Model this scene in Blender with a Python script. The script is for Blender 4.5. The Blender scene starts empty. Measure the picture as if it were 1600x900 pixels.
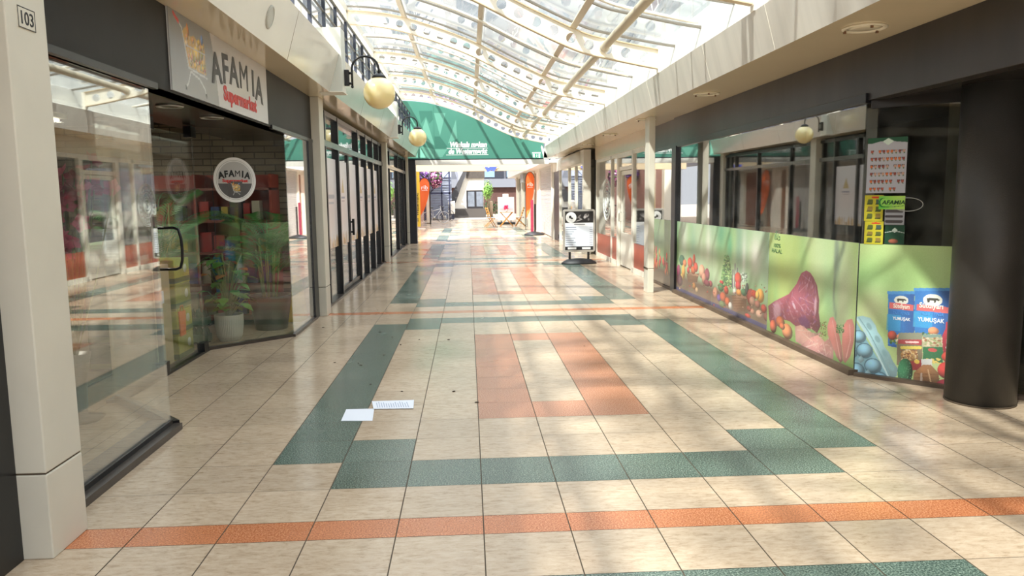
import bpy, bmesh, math, random
import numpy as np
from mathutils import Vector, Matrix
random.seed(7)
S = bpy.context.scene
COL = S.collection
PI = math.pi

# ------------------------------------------------------------------ camera
FPX, YAW, PITCH, ROLL = 1179.84, 0.0564263, 0.1217992, -0.0114642
T, X0, Y0 = 0.41847, 0.046696, 4.06059          # floor tile pitch and the grid's origin
def _rot():
    cy, sy = math.cos(YAW), math.sin(YAW)
    F = Vector((sy*math.cos(PITCH), cy*math.cos(PITCH), -math.sin(PITCH)))
    R = Vector((cy, -sy, 0)); U = R.cross(F)
    c, s = math.cos(ROLL), math.sin(ROLL)
    return c*R+s*U, -s*R+c*U, F
CR, CU, CF = _rot()
CAM = Vector((0, 0, 1.6))
def on(px, py, ax, v):                           # where the sight line through a photo pixel meets a wall, floor or ceiling plane
    d = CF+CR*((px-800)/FPX)-CU*((py-450)/FPX)
    return CAM+d*((v-CAM[ax])/d[ax])
cam = bpy.data.objects.new('camera', bpy.data.cameras.new('camera'))
COL.objects.link(cam)
cam.matrix_world = Matrix(((CR.x, CU.x, -CF.x, 0), (CR.y, CU.y, -CF.y, 0), (CR.z, CU.z, -CF.z, 1.6), (0, 0, 0, 1)))
cam.data.sensor_width = 36; cam.data.lens = FPX*36/1600
cam.data.clip_start = .05; cam.data.clip_end = 400
S.camera = cam

# ------------------------------------------------------------------ light
W = bpy.data.worlds.new('world'); S.world = W; W.use_nodes = True
bg = W.node_tree.nodes['Background']
bg.inputs[0].default_value = (.90, .93, 1.0, 1); wn = W.node_tree.nodes; wl = W.node_tree.links            # an overcast sky: dim at the horizon, bright overhead
wt = wn.new('ShaderNodeTexCoord'); wsx = wn.new('ShaderNodeSeparateXYZ'); wl.new(wt.outputs['Generated'], wsx.inputs[0])
wc_ = wn.new('ShaderNodeMath'); wc_.operation = 'MAXIMUM'; wc_.inputs[1].default_value = 0; wl.new(wsx.outputs['Z'], wc_.inputs[0])
wp_ = wn.new('ShaderNodeMath'); wp_.operation = 'POWER'; wp_.inputs[1].default_value = 1.8; wl.new(wc_.outputs[0], wp_.inputs[0])
wm = wn.new('ShaderNodeMath'); wm.operation = 'MULTIPLY_ADD'; wm.inputs[1].default_value = 2.6; wm.inputs[2].default_value = .50; wl.new(wp_.outputs[0], wm.inputs[0])
wl.new(wm.outputs[0], bg.inputs[1])
sun = bpy.data.objects.new('sun', bpy.data.lights.new('sun', 'SUN')); COL.objects.link(sun)
sun.data.energy = 6.0; sun.data.angle = math.radians(1.6); sun.data.color = (1, .95, .89)
sun.rotation_euler = Vector((.55, .63, -1)).to_track_quat('-Z', 'Y').to_euler()
sun.location = (-8, -10, 14)
S.view_settings.view_transform = 'Standard'; S.view_settings.look = 'None'
S.view_settings.exposure = 1.15; S.view_settings.gamma = 1
S.view_settings.use_curve_mapping = False
S.cycles.max_bounces = 14; S.cycles.transparent_max_bounces = 32
S.cycles.glossy_bounces = 6; S.cycles.diffuse_bounces = 5

# ------------------------------------------------------------------ materials
MATS = {}
def srgb(c):
    return tuple(((x/255)/12.92 if x/255 <= .04045 else ((x/255+.055)/1.055)**2.4) for x in c)
def mat(name, rgb=(200, 200, 200), rough=.5, metal=0., var=0., scale=6., bump=0., bscale=60., emit=0., spec=.5, coat=0., stretch=None):
    if name in MATS: return MATS[name]
    m = bpy.data.materials.new(name); m.use_nodes = True; nt = m.node_tree; N = nt.nodes; L = nt.links
    b = N['Principled BSDF']; c = srgb(rgb)
    b.inputs['Base Color'].default_value = (*c, 1); b.inputs['Roughness'].default_value = rough
    b.inputs['Metallic'].default_value = metal; b.inputs['Specular IOR Level'].default_value = spec
    b.inputs['Coat Weight'].default_value = coat; b.inputs['Coat Roughness'].default_value = .06
    tc = N.new('ShaderNodeTexCoord'); mp = N.new('ShaderNodeMapping'); L.new(tc.outputs['Object'], mp.inputs[0])
    if stretch: mp.inputs['Scale'].default_value = stretch
    if var:
        n = N.new('ShaderNodeTexNoise'); n.inputs['Scale'].default_value = scale; n.inputs['Detail'].default_value = 5
        L.new(mp.outputs[0], n.inputs['Vector'])
        r = N.new('ShaderNodeValToRGB'); r.color_ramp.elements[0].position = .3; r.color_ramp.elements[1].position = .7
        r.color_ramp.elements[0].color = (*[x*(1-var) for x in c], 1); r.color_ramp.elements[1].color = (*[min(1, x*(1+var*.6)) for x in c], 1)
        L.new(n.outputs['Fac'], r.inputs[0]); L.new(r.outputs[0], b.inputs['Base Color'])
    if bump:
        n2 = N.new('ShaderNodeTexNoise'); n2.inputs['Scale'].default_value = bscale; L.new(mp.outputs[0], n2.inputs['Vector'])
        bp = N.new('ShaderNodeBump'); bp.inputs['Strength'].default_value = bump; bp.inputs['Distance'].default_value = .02
        L.new(n2.outputs['Fac'], bp.inputs['Height']); L.new(bp.outputs[0], b.inputs['Normal'])
    if emit:
        b.inputs['Emission Color'].default_value = (*c, 1); b.inputs['Emission Strength'].default_value = emit
    MATS[name] = m; return m
def glass(name, tint=(1, 1, 1), refl=1.0, dirt=0., dscale=2., dcol=(.8, .8, .78), transl=False, f0=.045, base=0., pw_=2.5):
    if name in MATS: return MATS[name]
    m = bpy.data.materials.new(name); m.use_nodes = True; nt = m.node_tree; N = nt.nodes; L = nt.links
    N.remove(N['Principled BSDF']); out = N['Material Output']
    tr = N.new('ShaderNodeBsdfTransparent'); tr.inputs[0].default_value = (*tint, 1)
    gl = N.new('ShaderNodeBsdfGlossy'); gl.inputs['Roughness'].default_value = .015; gl.inputs[0].default_value = (1, 1, 1, 1)
    lw = N.new('ShaderNodeLayerWeight'); lw.inputs['Blend'].default_value = .5
    pw = N.new('ShaderNodeMath'); pw.operation = 'POWER'; pw.inputs[1].default_value = pw_; L.new(lw.outputs['Facing'], pw.inputs[0])
    ma = N.new('ShaderNodeMath'); ma.operation = 'MULTIPLY_ADD'; ma.inputs[1].default_value = refl*(1-f0); ma.inputs[2].default_value = f0*refl; ma.use_clamp = True
    L.new(pw.outputs[0], ma.inputs[0])
    mx = N.new('ShaderNodeMixShader'); L.new(ma.outputs[0], mx.inputs[0]); L.new(tr.outputs[0], mx.inputs[1]); L.new(gl.outputs[0], mx.inputs[2])
    last = mx
    if dirt:
        df = N.new('ShaderNodeBsdfTranslucent' if transl else 'ShaderNodeBsdfDiffuse'); df.inputs[0].default_value = (*dcol, 1)
        tc = N.new('ShaderNodeTexCoord'); n = N.new('ShaderNodeTexNoise'); n.inputs['Scale'].default_value = dscale; n.inputs['Detail'].default_value = 4; n.inputs['Roughness'].default_value = .6
        L.new(tc.outputs['Object'], n.inputs['Vector'])
        r = N.new('ShaderNodeMapRange'); r.inputs[1].default_value = .38; r.inputs[2].default_value = .66; r.inputs[3].default_value = base; r.inputs[4].default_value = dirt
        L.new(n.outputs['Fac'], r.inputs[0])
        m2 = N.new('ShaderNodeMixShader'); L.new(r.outputs[0], m2.inputs[0]); L.new(mx.outputs[0], m2.inputs[1]); L.new(df.outputs[0], m2.inputs[2]); last = m2
    L.new(last.outputs[0], out.inputs[0]); MATS[name] = m; return m
def stone(name, a, b, c, scale, rough, vein=False):
    m = bpy.data.materials.new(name); m.use_nodes = True; nt = m.node_tree; N = nt.nodes; L = nt.links
    bs = N['Principled BSDF']; tc = N.new('ShaderNodeTexCoord'); mp = N.new('ShaderNodeMapping'); L.new(tc.outputs['Object'], mp.inputs[0])
    at = N.new('ShaderNodeAttribute'); at.attribute_name = 'tint'
    n = N.new('ShaderNodeTexNoise'); n.inputs['Scale'].default_value = scale; n.inputs['Detail'].default_value = 8; n.inputs['Roughness'].default_value = .7
    if vein:
        mp.inputs['Scale'].default_value = (1, 3.2, 1); n.inputs['Distortion'].default_value = .5; n.inputs['Roughness'].default_value = .8
        ad = N.new('ShaderNodeVectorMath'); ad.operation = 'ADD'; L.new(mp.outputs[0], ad.inputs[0]); L.new(at.outputs['Vector'], ad.inputs[1])
        L.new(ad.outputs[0], n.inputs['Vector'])
    else: L.new(mp.outputs[0], n.inputs['Vector'])
    r = N.new('ShaderNodeValToRGB'); e = r.color_ramp.elements
    e[0].position = .36 if vein else .40; e[1].position = .62; e[0].color = (*srgb(a), 1); e[1].color = (*srgb(c), 1)
    k = e.new(.47 if vein else .5); k.color = (*srgb(b), 1)
    L.new(n.outputs['Fac'], r.inputs[0])
    n3 = N.new('ShaderNodeTexNoise'); n3.inputs['Scale'].default_value = 1.1; n3.inputs['Detail'].default_value = 3; L.new(tc.outputs['Object'], n3.inputs['Vector'])
    r3 = N.new('ShaderNodeMapRange'); r3.inputs[1].default_value = .3; r3.inputs[2].default_value = .7; r3.inputs[3].default_value = .90; r3.inputs[4].default_value = 1.05; L.new(n3.outputs['Fac'], r3.inputs[0])
    sx = N.new('ShaderNodeSeparateXYZ'); L.new(at.outputs['Vector'], sx.inputs[0])
    tm = N.new('ShaderNodeMapRange'); tm.inputs[3].default_value = .93; tm.inputs[4].default_value = 1.05; L.new(sx.outputs[0], tm.inputs[0])
    mu = N.new('ShaderNodeMath'); mu.operation = 'MULTIPLY'; L.new(r3.outputs[0], mu.inputs[0]); L.new(tm.outputs[0], mu.inputs[1])
    vm = N.new('ShaderNodeVectorMath'); vm.operation = 'SCALE'; L.new(r.outputs[0], vm.inputs[0]); L.new(mu.outputs[0], vm.inputs['Scale'])
    L.new(vm.outputs[0], bs.inputs['Base Color'])
    rr = N.new('ShaderNodeMapRange'); rr.inputs[1].default_value = .3; rr.inputs[2].default_value = .7; rr.inputs[3].default_value = rough*.8; rr.inputs[4].default_value = rough*1.5
    L.new(n3.outputs['Fac'], rr.inputs[0]); L.new(rr.outputs[0], bs.inputs['Roughness'])
    bs.inputs['Specular IOR Level'].default_value = .55
    MATS[name] = m; return m
def brickmat(name, a, b, mortar, sc=1., rough=.8, axis='XZ'):
    if name in MATS: return MATS[name]
    m = bpy.data.materials.new(name); m.use_nodes = True; nt = m.node_tree; N = nt.nodes; L = nt.links
    bs = N['Principled BSDF']; bs.inputs['Roughness'].default_value = rough
    tc = N.new('ShaderNodeTexCoord'); sp = N.new('ShaderNodeSeparateXYZ'); cb = N.new('ShaderNodeCombineXYZ'); L.new(tc.outputs['Object'], sp.inputs[0])
    L.new(sp.outputs[axis[0]], cb.inputs[0]); L.new(sp.outputs[axis[1]], cb.inputs[1])
    br = N.new('ShaderNodeTexBrick'); L.new(cb.outputs[0], br.inputs['Vector']); br.inputs['Scale'].default_value = sc
    br.inputs['Color1'].default_value = (*srgb(a), 1); br.inputs['Color2'].default_value = (*srgb(b), 1); br.inputs['Mortar'].default_value = (*srgb(mortar), 1)
    br.inputs['Brick Width'].default_value = .21; br.inputs['Row Height'].default_value = .065; br.inputs['Mortar Size'].default_value = .006
    L.new(br.outputs[0], bs.inputs['Base Color']); MATS[name] = m; return m
def printmat(name, rough=.35):
    if name in MATS: return MATS[name]
    m = bpy.data.materials.new(name); m.use_nodes = True; nt = m.node_tree
    b = nt.nodes['Principled BSDF']; a = nt.nodes.new('ShaderNodeAttribute'); a.attribute_name = 'ink'
    nt.links.new(a.outputs['Color'], b.inputs['Base Color']); b.inputs['Roughness'].default_value = rough
    MATS[name] = m; return m

stone('cream_tile', (166, 143, 116), (192, 169, 143), (204, 183, 158), 13, .17, True)
stone('green_terrazzo', (52, 66, 60), (84, 102, 92), (150, 164, 148), 120, .2)
stone('rust_terrazzo', (150, 92, 66), (186, 126, 96), (214, 166, 136), 120, .2)
stone('orange_terrazzo', (156, 86, 52), (196, 120, 78), (226, 162, 118), 120, .22)
M_grout = mat('grout', (84, 70, 54), .8)
M_pier = mat('pier_paint', (214, 208, 192), .38, var=.05, scale=3)
M_soff = mat('soffit_panel', (222, 205, 172), .13, var=.03, scale=1.5, spec=.7)
M_slope = mat('brushed_panel', (218, 213, 202), .2, metal=.2, var=.06, scale=1.2, spec=.7, bump=.05, bscale=1.2)
M_fasc = mat('fascia_panel', (226, 220, 208), .28, metal=.1, var=.10, scale=2.0, spec=.6, stretch=(1, 3, .12))
M_black = mat('black_fascia', (38, 35, 31), .5, spec=.25, var=.25, scale=2.2, bump=.04, bscale=5)
M_blackR = mat('black_fascia_dusty', (54, 49, 46), .34, var=.35, scale=2.5, stretch=(1, 1, .3), bump=.05, bscale=5)
M_frame = mat('black_frame', (22, 22, 24), .3)
M_navy = mat('dark_navy_frame', (34, 36, 44), .35)
M_white = mat('white_steel', (250, 244, 228), .4, var=.03)
M_wframe = mat('white_frame', (232, 226, 212), .35, var=.05)
M_dark = mat('shop_dark', (48, 40, 34), .7, var=.3)
M_glass = glass('shop_glass', (.96, .98, .96), 1.0, dirt=.03, dscale=5, pw_=2.2)
M_glassC = glass('front_glass', (.97, .98, .97), 1.0, dirt=.02, dscale=5, pw_=5.0)
M_glassR = glass('shop_glass_tinted', (.80, .82, .78), 1.15, dirt=.03, dscale=5, f0=.06)
M_roofg = glass('roof_glass', (.70, .73, .73), .8, pw_=5.0, dirt=.06, base=.01, dscale=1.5, dcol=(.86, .88, .86), transl=True)
M_paper = mat('paper', (236, 238, 246), .6)
M_ink = mat('black_ink', (28, 28, 30), .5)
M_sill = mat('sill_stone', (70, 62, 56), .35, var=.2, scale=8)
M_steel = mat('steel', (180, 178, 170), .3, metal=.8)

# ------------------------------------------------------------------ mesh helpers
class MB:
    def __init__(s): s.v = []; s.f = []; s.mi = []; s.mats = []; s.cur = 0; s.sm = []; s.smooth = False
    def use(s, m):
        if m not in s.mats: s.mats.append(m)
        s.cur = s.mats.index(m); return s
    def add(s, vs, fs):
        o = len(s.v); s.v += [tuple(v) for v in vs]
        for f in fs: s.f.append([i+o for i in f]); s.mi.append(s.cur); s.sm.append(s.smooth)
        return s
    def box(s, x0, y0, z0, x1, y1, z1):
        x0, x1 = sorted((x0, x1)); y0, y1 = sorted((y0, y1)); z0, z1 = sorted((z0, z1))
        v = [(x0, y0, z0), (x1, y0, z0), (x1, y1, z0), (x0, y1, z0), (x0, y0, z1), (x1, y0, z1), (x1, y1, z1), (x0, y1, z1)]
        return s.add(v, [(0, 3, 2, 1), (4, 5, 6, 7), (0, 1, 5, 4), (1, 2, 6, 5), (2, 3, 7, 6), (3, 0, 4, 7)])
    def slab(s, p, q, th, z0, z1, side=0):       # upright slab along p->q in plan
        p = Vector(p[:2]); q = Vector(q[:2]); d = (q-p).normalized(); n = Vector((-d.y, d.x))*th
        a = -.5+side*.5; b = a+1
        P = [p+n*a, q+n*a, q+n*b, p+n*b]
        v = [(*x, z0) for x in P]+[(*x, z1) for x in P]
        return s.add(v, [(0, 3, 2, 1), (4, 5, 6, 7), (0, 1, 5, 4), (1, 2, 6, 5), (2, 3, 7, 6), (3, 0, 4, 7)])
    def prism(s, poly, fn, a, b):                # poly of 2D points, fn(u, v, w) -> xyz, extruded w from a to b
        n = len(poly); v = [fn(*p, a) for p in poly]+[fn(*p, b) for p in poly]
        f = [tuple(range(n))[::-1], tuple(range(n, 2*n))]+[(i, (i+1) % n, n+(i+1) % n, n+i) for i in range(n)]
        return s.add(v, f)
    def tube(s, pts, r, n=10, closed=False):
        pts = [Vector(p) for p in pts]; rr = r if isinstance(r, (list, tuple)) else [r]*len(pts)
        vs = []; m = len(pts); prev = None
        for i, p in enumerate(pts):
            if closed: t = (pts[(i+1) % m]-pts[i-1]).normalized()
            else: t = (pts[min(i+1, m-1)]-pts[max(i-1, 0)]).normalized()
            if prev is None:
                a = t.orthogonal().normalized()
            else:
                a = (prev-t*prev.dot(t)); a = a.normalized() if a.length > 1e-6 else t.orthogonal().normalized()
            prev = a; b = t.cross(a)
            for k in range(n):
                w = 2*PI*k/n; vs.append(p+(a*math.cos(w)+b*math.sin(w))*rr[i])
        fs = []
        for i in range(m if closed else m-1):
            j = (i+1) % m
            for k in range(n): fs.append((i*n+k, i*n+(k+1) % n, j*n+(k+1) % n, j*n+k))
        if not closed: fs += [tuple(range(n))[::-1], tuple(range((m-1)*n, m*n))]
        o = s.smooth; s.smooth = True; s.add(vs, fs); s.smooth = o; return s
    def lathe(s, prof, c=(0, 0, 0), n=24, ax='Z'):  # prof: (r, h)
        vs = []
        for r, h in prof:
            for k in range(n):
                w = 2*PI*k/n; a, b = r*math.cos(w), r*math.sin(w)
                vs.append({'Z': (c[0]+a, c[1]+b, c[2]+h), 'X': (c[0]+h, c[1]+a, c[2]+b), 'Y': (c[0]+a, c[1]+h, c[2]+b)}[ax])
        fs = []
        for i in range(len(prof)-1):
            for k in range(n): fs.append((i*n+k, i*n+(k+1) % n, (i+1)*n+(k+1) % n, (i+1)*n+k))
        fs += [tuple(range(n))[::-1], tuple(range((len(prof)-1)*n, len(prof)*n))]
        o = s.smooth; s.smooth = True; s.add(vs, fs); s.smooth = o; return s
    def ball(s, c, r, sc=(1, 1, 1), n=20):
        prof = [(max(1e-4, r*math.sin(PI*i/n)), -r*math.cos(PI*i/n)) for i in range(n+1)]
        o = len(s.v); s.lathe(prof, (0, 0, 0), n*2)
        for i in range(o, len(s.v)):
            v = s.v[i]; s.v[i] = (c[0]+v[0]*sc[0], c[1]+v[1]*sc[1], c[2]+v[2]*sc[2])
        return s
    def build(s, name, m=None, parent=None, kind=None, bevel=0., fix=True):
        me = bpy.data.meshes.new(name); me.from_pydata(s.v, [], s.f)
        ms = s.mats if s.mats else [m]
        for k in ms: me.materials.append(k)
        me.polygons.foreach_set('material_index', s.mi if s.mats else [0]*len(s.f))
        me.polygons.foreach_set('use_smooth', s.sm)
        if fix:
            b = bmesh.new(); b.from_mesh(me); bmesh.ops.recalc_face_normals(b, faces=b.faces); b.to_mesh(me); b.free()
        me.update()
        o = bpy.data.objects.new(name, me); COL.objects.link(o)
        if parent: par(o, parent)
        if kind: o['kind'] = kind
        if bevel:
            bv = o.modifiers.new('bevel', 'BEVEL'); bv.width = bevel; bv.segments = 2; bv.limit_method = 'ANGLE'; bv.angle_limit = math.radians(50)
        return o
def tag(o, label, cat, group=None):
    o['label'] = label; o['category'] = cat
    if group: o['group'] = group
    return o
WORLD = set()
def par(o, p):                                   # parts of a WORLD thing are modelled where they stand
    o.parent = p
    if p.name in WORLD: o.matrix_parent_inverse = p.matrix_basis.inverted()
def wthing(name, label, cat, loc=(0, 0, 0), group=None):
    o = thing(name, label, cat, loc, 0, group); WORLD.add(o.name); return o
def thing(name, label, cat, loc=(0, 0, 0), rz=0, group=None):
    o = bpy.data.objects.new(name, None); COL.objects.link(o); o.location = loc; o.rotation_euler = (0, 0, rz); o.empty_display_size = .1
    return tag(o, label, cat, group)
def struct(name, mb, m=None, bevel=0.): return mb.build(name, m, None, 'structure', bevel)
def sroot(name):
    o = bpy.data.objects.new(name, None); COL.objects.link(o); o['kind'] = 'structure'; o.empty_display_size = .1; return o
def text(s, name, org, right, up, size, m, parent=None, bold=0., shear=0., sx=1., align='CENTER', depth=.001, space=1.):
    cu = bpy.data.curves.new(name, 'FONT'); cu.body = s; cu.size = size; cu.offset = bold; cu.shear = shear; cu.extrude = depth
    cu.align_x = align; cu.space_character = space; cu.resolution_u = 3; cu.space_line = .95
    to = bpy.data.objects.new('tmp', cu); COL.objects.link(to)
    bpy.context.view_layer.update()
    me = bpy.data.meshes.new_from_object(to); bpy.data.objects.remove(to)
    r = Vector(right).normalized(); u = Vector(up).normalized(); n = r.cross(u)
    mt = Matrix(((r.x*sx, u.x, n.x, org[0]), (r.y*sx, u.y, n.y, org[1]), (r.z*sx, u.z, n.z, org[2]), (0, 0, 0, 1)))
    me.transform(mt); me.materials.clear(); me.materials.append(m); me.name = name
    o = bpy.data.objects.new(name, me); COL.objects.link(o)
    if parent: par(o, parent)
    return o
def copy_tree(o, parent=None):
    c = o.copy(); COL.objects.link(c); c.parent = parent
    for ch in list(o.children): copy_tree(ch, c)
    return c

# ------------------------------------------------------------------ painted prints (colour carried by a fine mesh)
class Art:
    def __init__(s, w, h, res, bgc=(240, 240, 240)):
        s.w, s.h = w, h; s.nx = max(2, int(w/res)); s.ny = max(2, int(h/res))
        u = np.linspace(0, w, s.nx+1); v = np.linspace(0, h, s.ny+1); s.U, s.V = np.meshgrid(u, v)
        s.c = np.zeros(s.U.shape+(3,)); s.c[:] = bgc
        s.rng = np.random.RandomState(3)
    def put(s, mask, col, a=1.):
        k = (mask*a)[..., None]; s.c = s.c*(1-k)+np.array(col, float)*k; return s
    def ell(s, cx, cy, rx, ry, col, a=1., shade=0., ang=0., soft=0.):
        ca, sa = math.cos(ang), math.sin(ang); X = s.U-cx; Y = s.V-cy
        x = (X*ca+Y*sa)/rx; y = (-X*sa+Y*ca)/ry; d = np.sqrt(x*x+y*y)
        m = np.clip((1-d)/max(soft, 1e-3)+.5, 0, 1) if soft else (d < 1).astype(float)
        if shade:
            k = 1+shade*np.clip(.45-((x+.35)**2+(y-.35)**2), -1, .6)
            cc = np.clip(np.array(col, float)*k[..., None], 0, 255); s.c = s.c*(1-(m*a)[..., None])+cc*(m*a)[..., None]; return s
        return s.put(m, col, a)
    def blob(s, cx, cy, rx, ry, col, a=.7):
        d = ((s.U-cx)/rx)**2+((s.V-cy)/ry)**2; return s.put(np.exp(-d), col, a)
    def poly(s, pts, col, a=1., shade=0.):
        m = np.zeros(s.U.shape, bool); n = len(pts)
        for i in range(n):
            x1, y1 = pts[i]; x2, y2 = pts[(i+1) % n]
            if y1 == y2: continue
            c = ((s.V >= min(y1, y2)) & (s.V < max(y1, y2)) & (s.U < (x2-x1)*(s.V-y1)/(y2-y1)+x1)); m ^= c
        if shade:
            P = np.array(pts); cx, cy = P.mean(0); r = np.abs(P-[cx, cy]).max()
            k = 1+shade*(.5-np.hypot(s.U-cx+.3*r, s.V-cy-.3*r)/r); cc = np.clip(np.array(col, float)*k[..., None], 0, 255)
            s.c = np.where(m[..., None], s.c*(1-a)+cc*a, s.c); return s
        return s.put(m.astype(float), col, a)
    def line(s, pts, wd, col, a=1.):
        for (x1, y1), (x2, y2) in zip(pts[:-1], pts[1:]):
            dx, dy = x2-x1, y2-y1; L2 = dx*dx+dy*dy+1e-12
            t = np.clip(((s.U-x1)*dx+(s.V-y1)*dy)/L2, 0, 1); d = np.hypot(s.U-x1-t*dx, s.V-y1-t*dy)
            s.put((d < wd).astype(float), col, a)
        return s
    def grain(s, amt, k=1):
        s.c = np.clip(s.c+s.rng.randn(*s.U.shape)[..., None]*amt, 0, 255); return s
    def build(s, name, org, right, up, parent=None, m=None, back=.004, veil=0.):
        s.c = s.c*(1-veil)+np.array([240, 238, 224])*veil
        r = np.array(Vector(right).normalized()); u = np.array(Vector(up).normalized()); n = np.cross(r, u)
        P = np.array(org)[None, None]+s.U[..., None]*r+s.V[..., None]*u
        ny, nx = s.ny+1, s.nx+1; v = P.reshape(-1, 3); nv = len(v)
        i = np.arange(nx-1)[None]+np.arange(ny-1)[:, None]*nx
        f = np.stack([i, i+1, i+nx+1, i+nx], -1).reshape(-1, 4)
        cor = [0, nx-1, nx*ny-1, nx*(ny-1)]; bv = v[cor]-n*back
        vs = np.vstack([v, bv]); fs = f.tolist()+[[nv+3, nv+2, nv+1, nv]]
        ring = [list(range(0, nx)), [nx-1+nx*k for k in range(ny)], [nx*ny-1-k for k in range(nx)], [nx*(ny-1)-nx*k for k in range(ny)]]
        for q, rg in enumerate(ring): fs.append([nv+(q+1) % 4]+rg[::-1]+[nv+q]) if False else fs.append(rg[::-1]+[nv+q, nv+(q+1) % 4])
        me = bpy.data.meshes.new(name); me.from_pydata(vs.tolist(), [], fs)
        c = np.clip(s.c/255, 0, 1); lin = np.where(c <= .04045, c/12.92, ((c+.055)/1.055)**2.4).reshape(-1, 3)
        al = np.ones((nv+4, 4)); al[:nv, :3] = lin; al[nv:, :3] = .7
        ca = me.color_attributes.new('ink', 'FLOAT_COLOR', 'POINT'); ca.data.foreach_set('color', al.ravel())
        me.materials.append(m or printmat('print')); me.update()
        o = bpy.data.objects.new(name, me); COL.objects.link(o)
        if parent: par(o, parent)
        return o

# ------------------------------------------------------------------ floor
def row_edges():
    panels = [(-16.5, -2.5), (0, 14), (16.5, 33.5), (36, 52), (54.5, 66.5), (69, 83)]
    E_ = []; kinds = []
    for i, (a, b) in enumerate(panels):
        for k in range(int(b-a)): E_.append((a+k, a+k+1, 'p', i))
        if i < len(panels)-1:
            E_ += [(b, b+1, 'g', i), (b+1, b+1.5, 's', i), (b+1.5, b+2.5, 'g', i)]
    r = 83
    while r < 112: E_.append((r, r+1, 'g', 9)); r += 1
    return E_, panels
def tile_kind(c, a, k, i, panels):
    if k == 's': return 3
    if k == 'g': return 0
    s, e = panels[i]; r = a-s; n = e-s
    if r == 0 or r == n-1: return 1 if -2 <= c < 5 else 0
    if r == 1 or r == n-2:
        return 1 if c in (-3, -2, 4, 5) else 0
    if c in (-3, 5): return 1
    if 0 <= c < 3 and 3 <= r < n-3:
        return 0 if (c == 1 and 4 <= r < n-4) else 2
    return 0
E_, PN = row_edges()
fl = MB(); tints = []
for m_ in ('cream_tile', 'green_terrazzo', 'rust_terrazzo', 'orange_terrazzo'): fl.use(MATS[m_])
fl.use(M_grout)
fl.add([(-9, -3.2, -.003), (9, -3.2, -.003), (9, 52, -.003), (-9, 52, -.003)], [(0, 1, 2, 3)]); tints.append((0, 0, 0))
for (a, b, k, i) in E_:
    for c in range(-8, 13):
        x0, x1 = X0+c*T+.003, X0+(c+1)*T-.003; y0, y1 = Y0+a*T+.0017, Y0+b*T-.0017
        fl.cur = tile_kind(c, a, k, i, PN)
        fl.add([(x0, y0, 0), (x1, y0, 0), (x1, y1, 0), (x0, y1, 0)], [(0, 1, 2, 3)])
        tints.append((random.random(), random.random()*9, random.random()*9))
fo = fl.build('floor', None, None, 'structure', fix=False)
at = fo.data.attributes.new('tint', 'FLOAT_VECTOR', 'FACE'); at.data.foreach_set('vector', [x for t in tints for x in t])
g = MB(); g.box(-60, 50.2, -.2, 60, 110, -.01); g.box(-60, -30, -.2, -9, 50.2, -.01); g.box(9, -30, -.2, 60, 50.2, -.01); g.box(-9, -30, -.2, 9, -3.2, -.01)
g.build('ground', mat('paving_outside', (150, 142, 130), .7, var=.15, scale=3), None, 'structure')
iw = MB(); iw.box(-5.6, 3.7, -.001, -3.32, 10.2, .004); struct('floor_shop_interior', iw, mat('shop_floor', (120, 108, 94), .3, var=.1))

# ------------------------------------------------------------------ canopies along both sides
def xz(x, z, y): return (x, y, z)
lc = MB(); lc.use(M_soff)
# soffit underside and body
lc.prism([(-2.6, 2.92), (-1.715, 2.92), (-1.72, 2.94), (-2.6, 2.94)], xz, -3, 26.0)
struct('ceiling_soffit_left', lc)
lc = MB(); lc.prism([(-1.715, 2.921), (-1.58, 3.385), (-2.6, 3.385), (-2.6, 3.36), (-1.61, 3.36), (-1.735, 2.941)], xz, -3, 25.9)
struct('trim_1', lc, M_slope)
seams = MB()
for y in (-.5, 2.2, 4.9, 7.6, 12.6, 15.2, 20.3, 23): seams.prism([(-1.7165, 2.921), (-1.5815, 3.385), (-1.5795, 3.385), (-1.7135, 2.921)], xz, y, y+.006)
seams.build('panel_seam', M_grout, bpy.data.objects['trim_1'])
def slopeL(y, t, off=0.): return (-1.715+.135*t+off*.96, y, 2.921+.464*t-off*.28)
d = MB(); cx, cy, cz = slopeL(6.76, .45)
vn = Vector((.96, 0, -.28)); vu = Vector((.28, 0, .96))
prof = []
for (r_, o_) in ((.10, 0), (.10, .006), (.085, .012), (.084, .008), (.0005, .008)): prof.append((r_, o_))
vs = []; n_ = 32
for r_, o_ in prof:
    for k in range(n_):
        w = 2*PI*k/n_; p = Vector((cx, cy, cz))+vn*o_+vu*(r_*math.sin(w))+Vector((0, r_*math.cos(w), 0)); vs.append(p)
d.add(vs, [(i*n_+k, i*n_+(k+1) % n_, (i+1)*n_+(k+1) % n_, (i+1)*n_+k) for i in range(len(prof)-1) for k in range(n_)])
tag(d.build('round_cover', mat('cover_plate', (186, 184, 172), .35)), 'round grey cover plate on the sloping left canopy panel, above the supermarket sign', 'cover plate')
rc = MB(); rc.box(2.668, -3, 2.82, 3.75, 25.3, 2.84); struct('ceiling_soffit_right', rc, M_soff)
rc = MB(); rc.prism([(2.667, 2.819), (2.560, 3.2), (2.60, 3.22), (2.75, 3.22), (2.75, 3.195), (2.585, 3.195), (2.69, 2.84)], xz, -3, 25.3); struct('trim_2', rc, M_fasc)
seams = MB()
for y in (1.2, 3.1, 4.87, 6.566, 8.313, 10.91, 13.2, 15.3, 17.4, 19.5, 21.6, 23.7): seams.prism([(2.6655, 2.82), (2.5585, 3.2), (2.5615, 3.2), (2.6685, 2.82)], xz, y, y+.007)
seams.build('panel_seam', M_white, bpy.data.objects['trim_2'])
up = MB(); up.prism([(2.75, 3.2), (2.78, 3.2), (2.83, 3.74), (2.80, 3.74)], xz, -3, 25.6)
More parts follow.
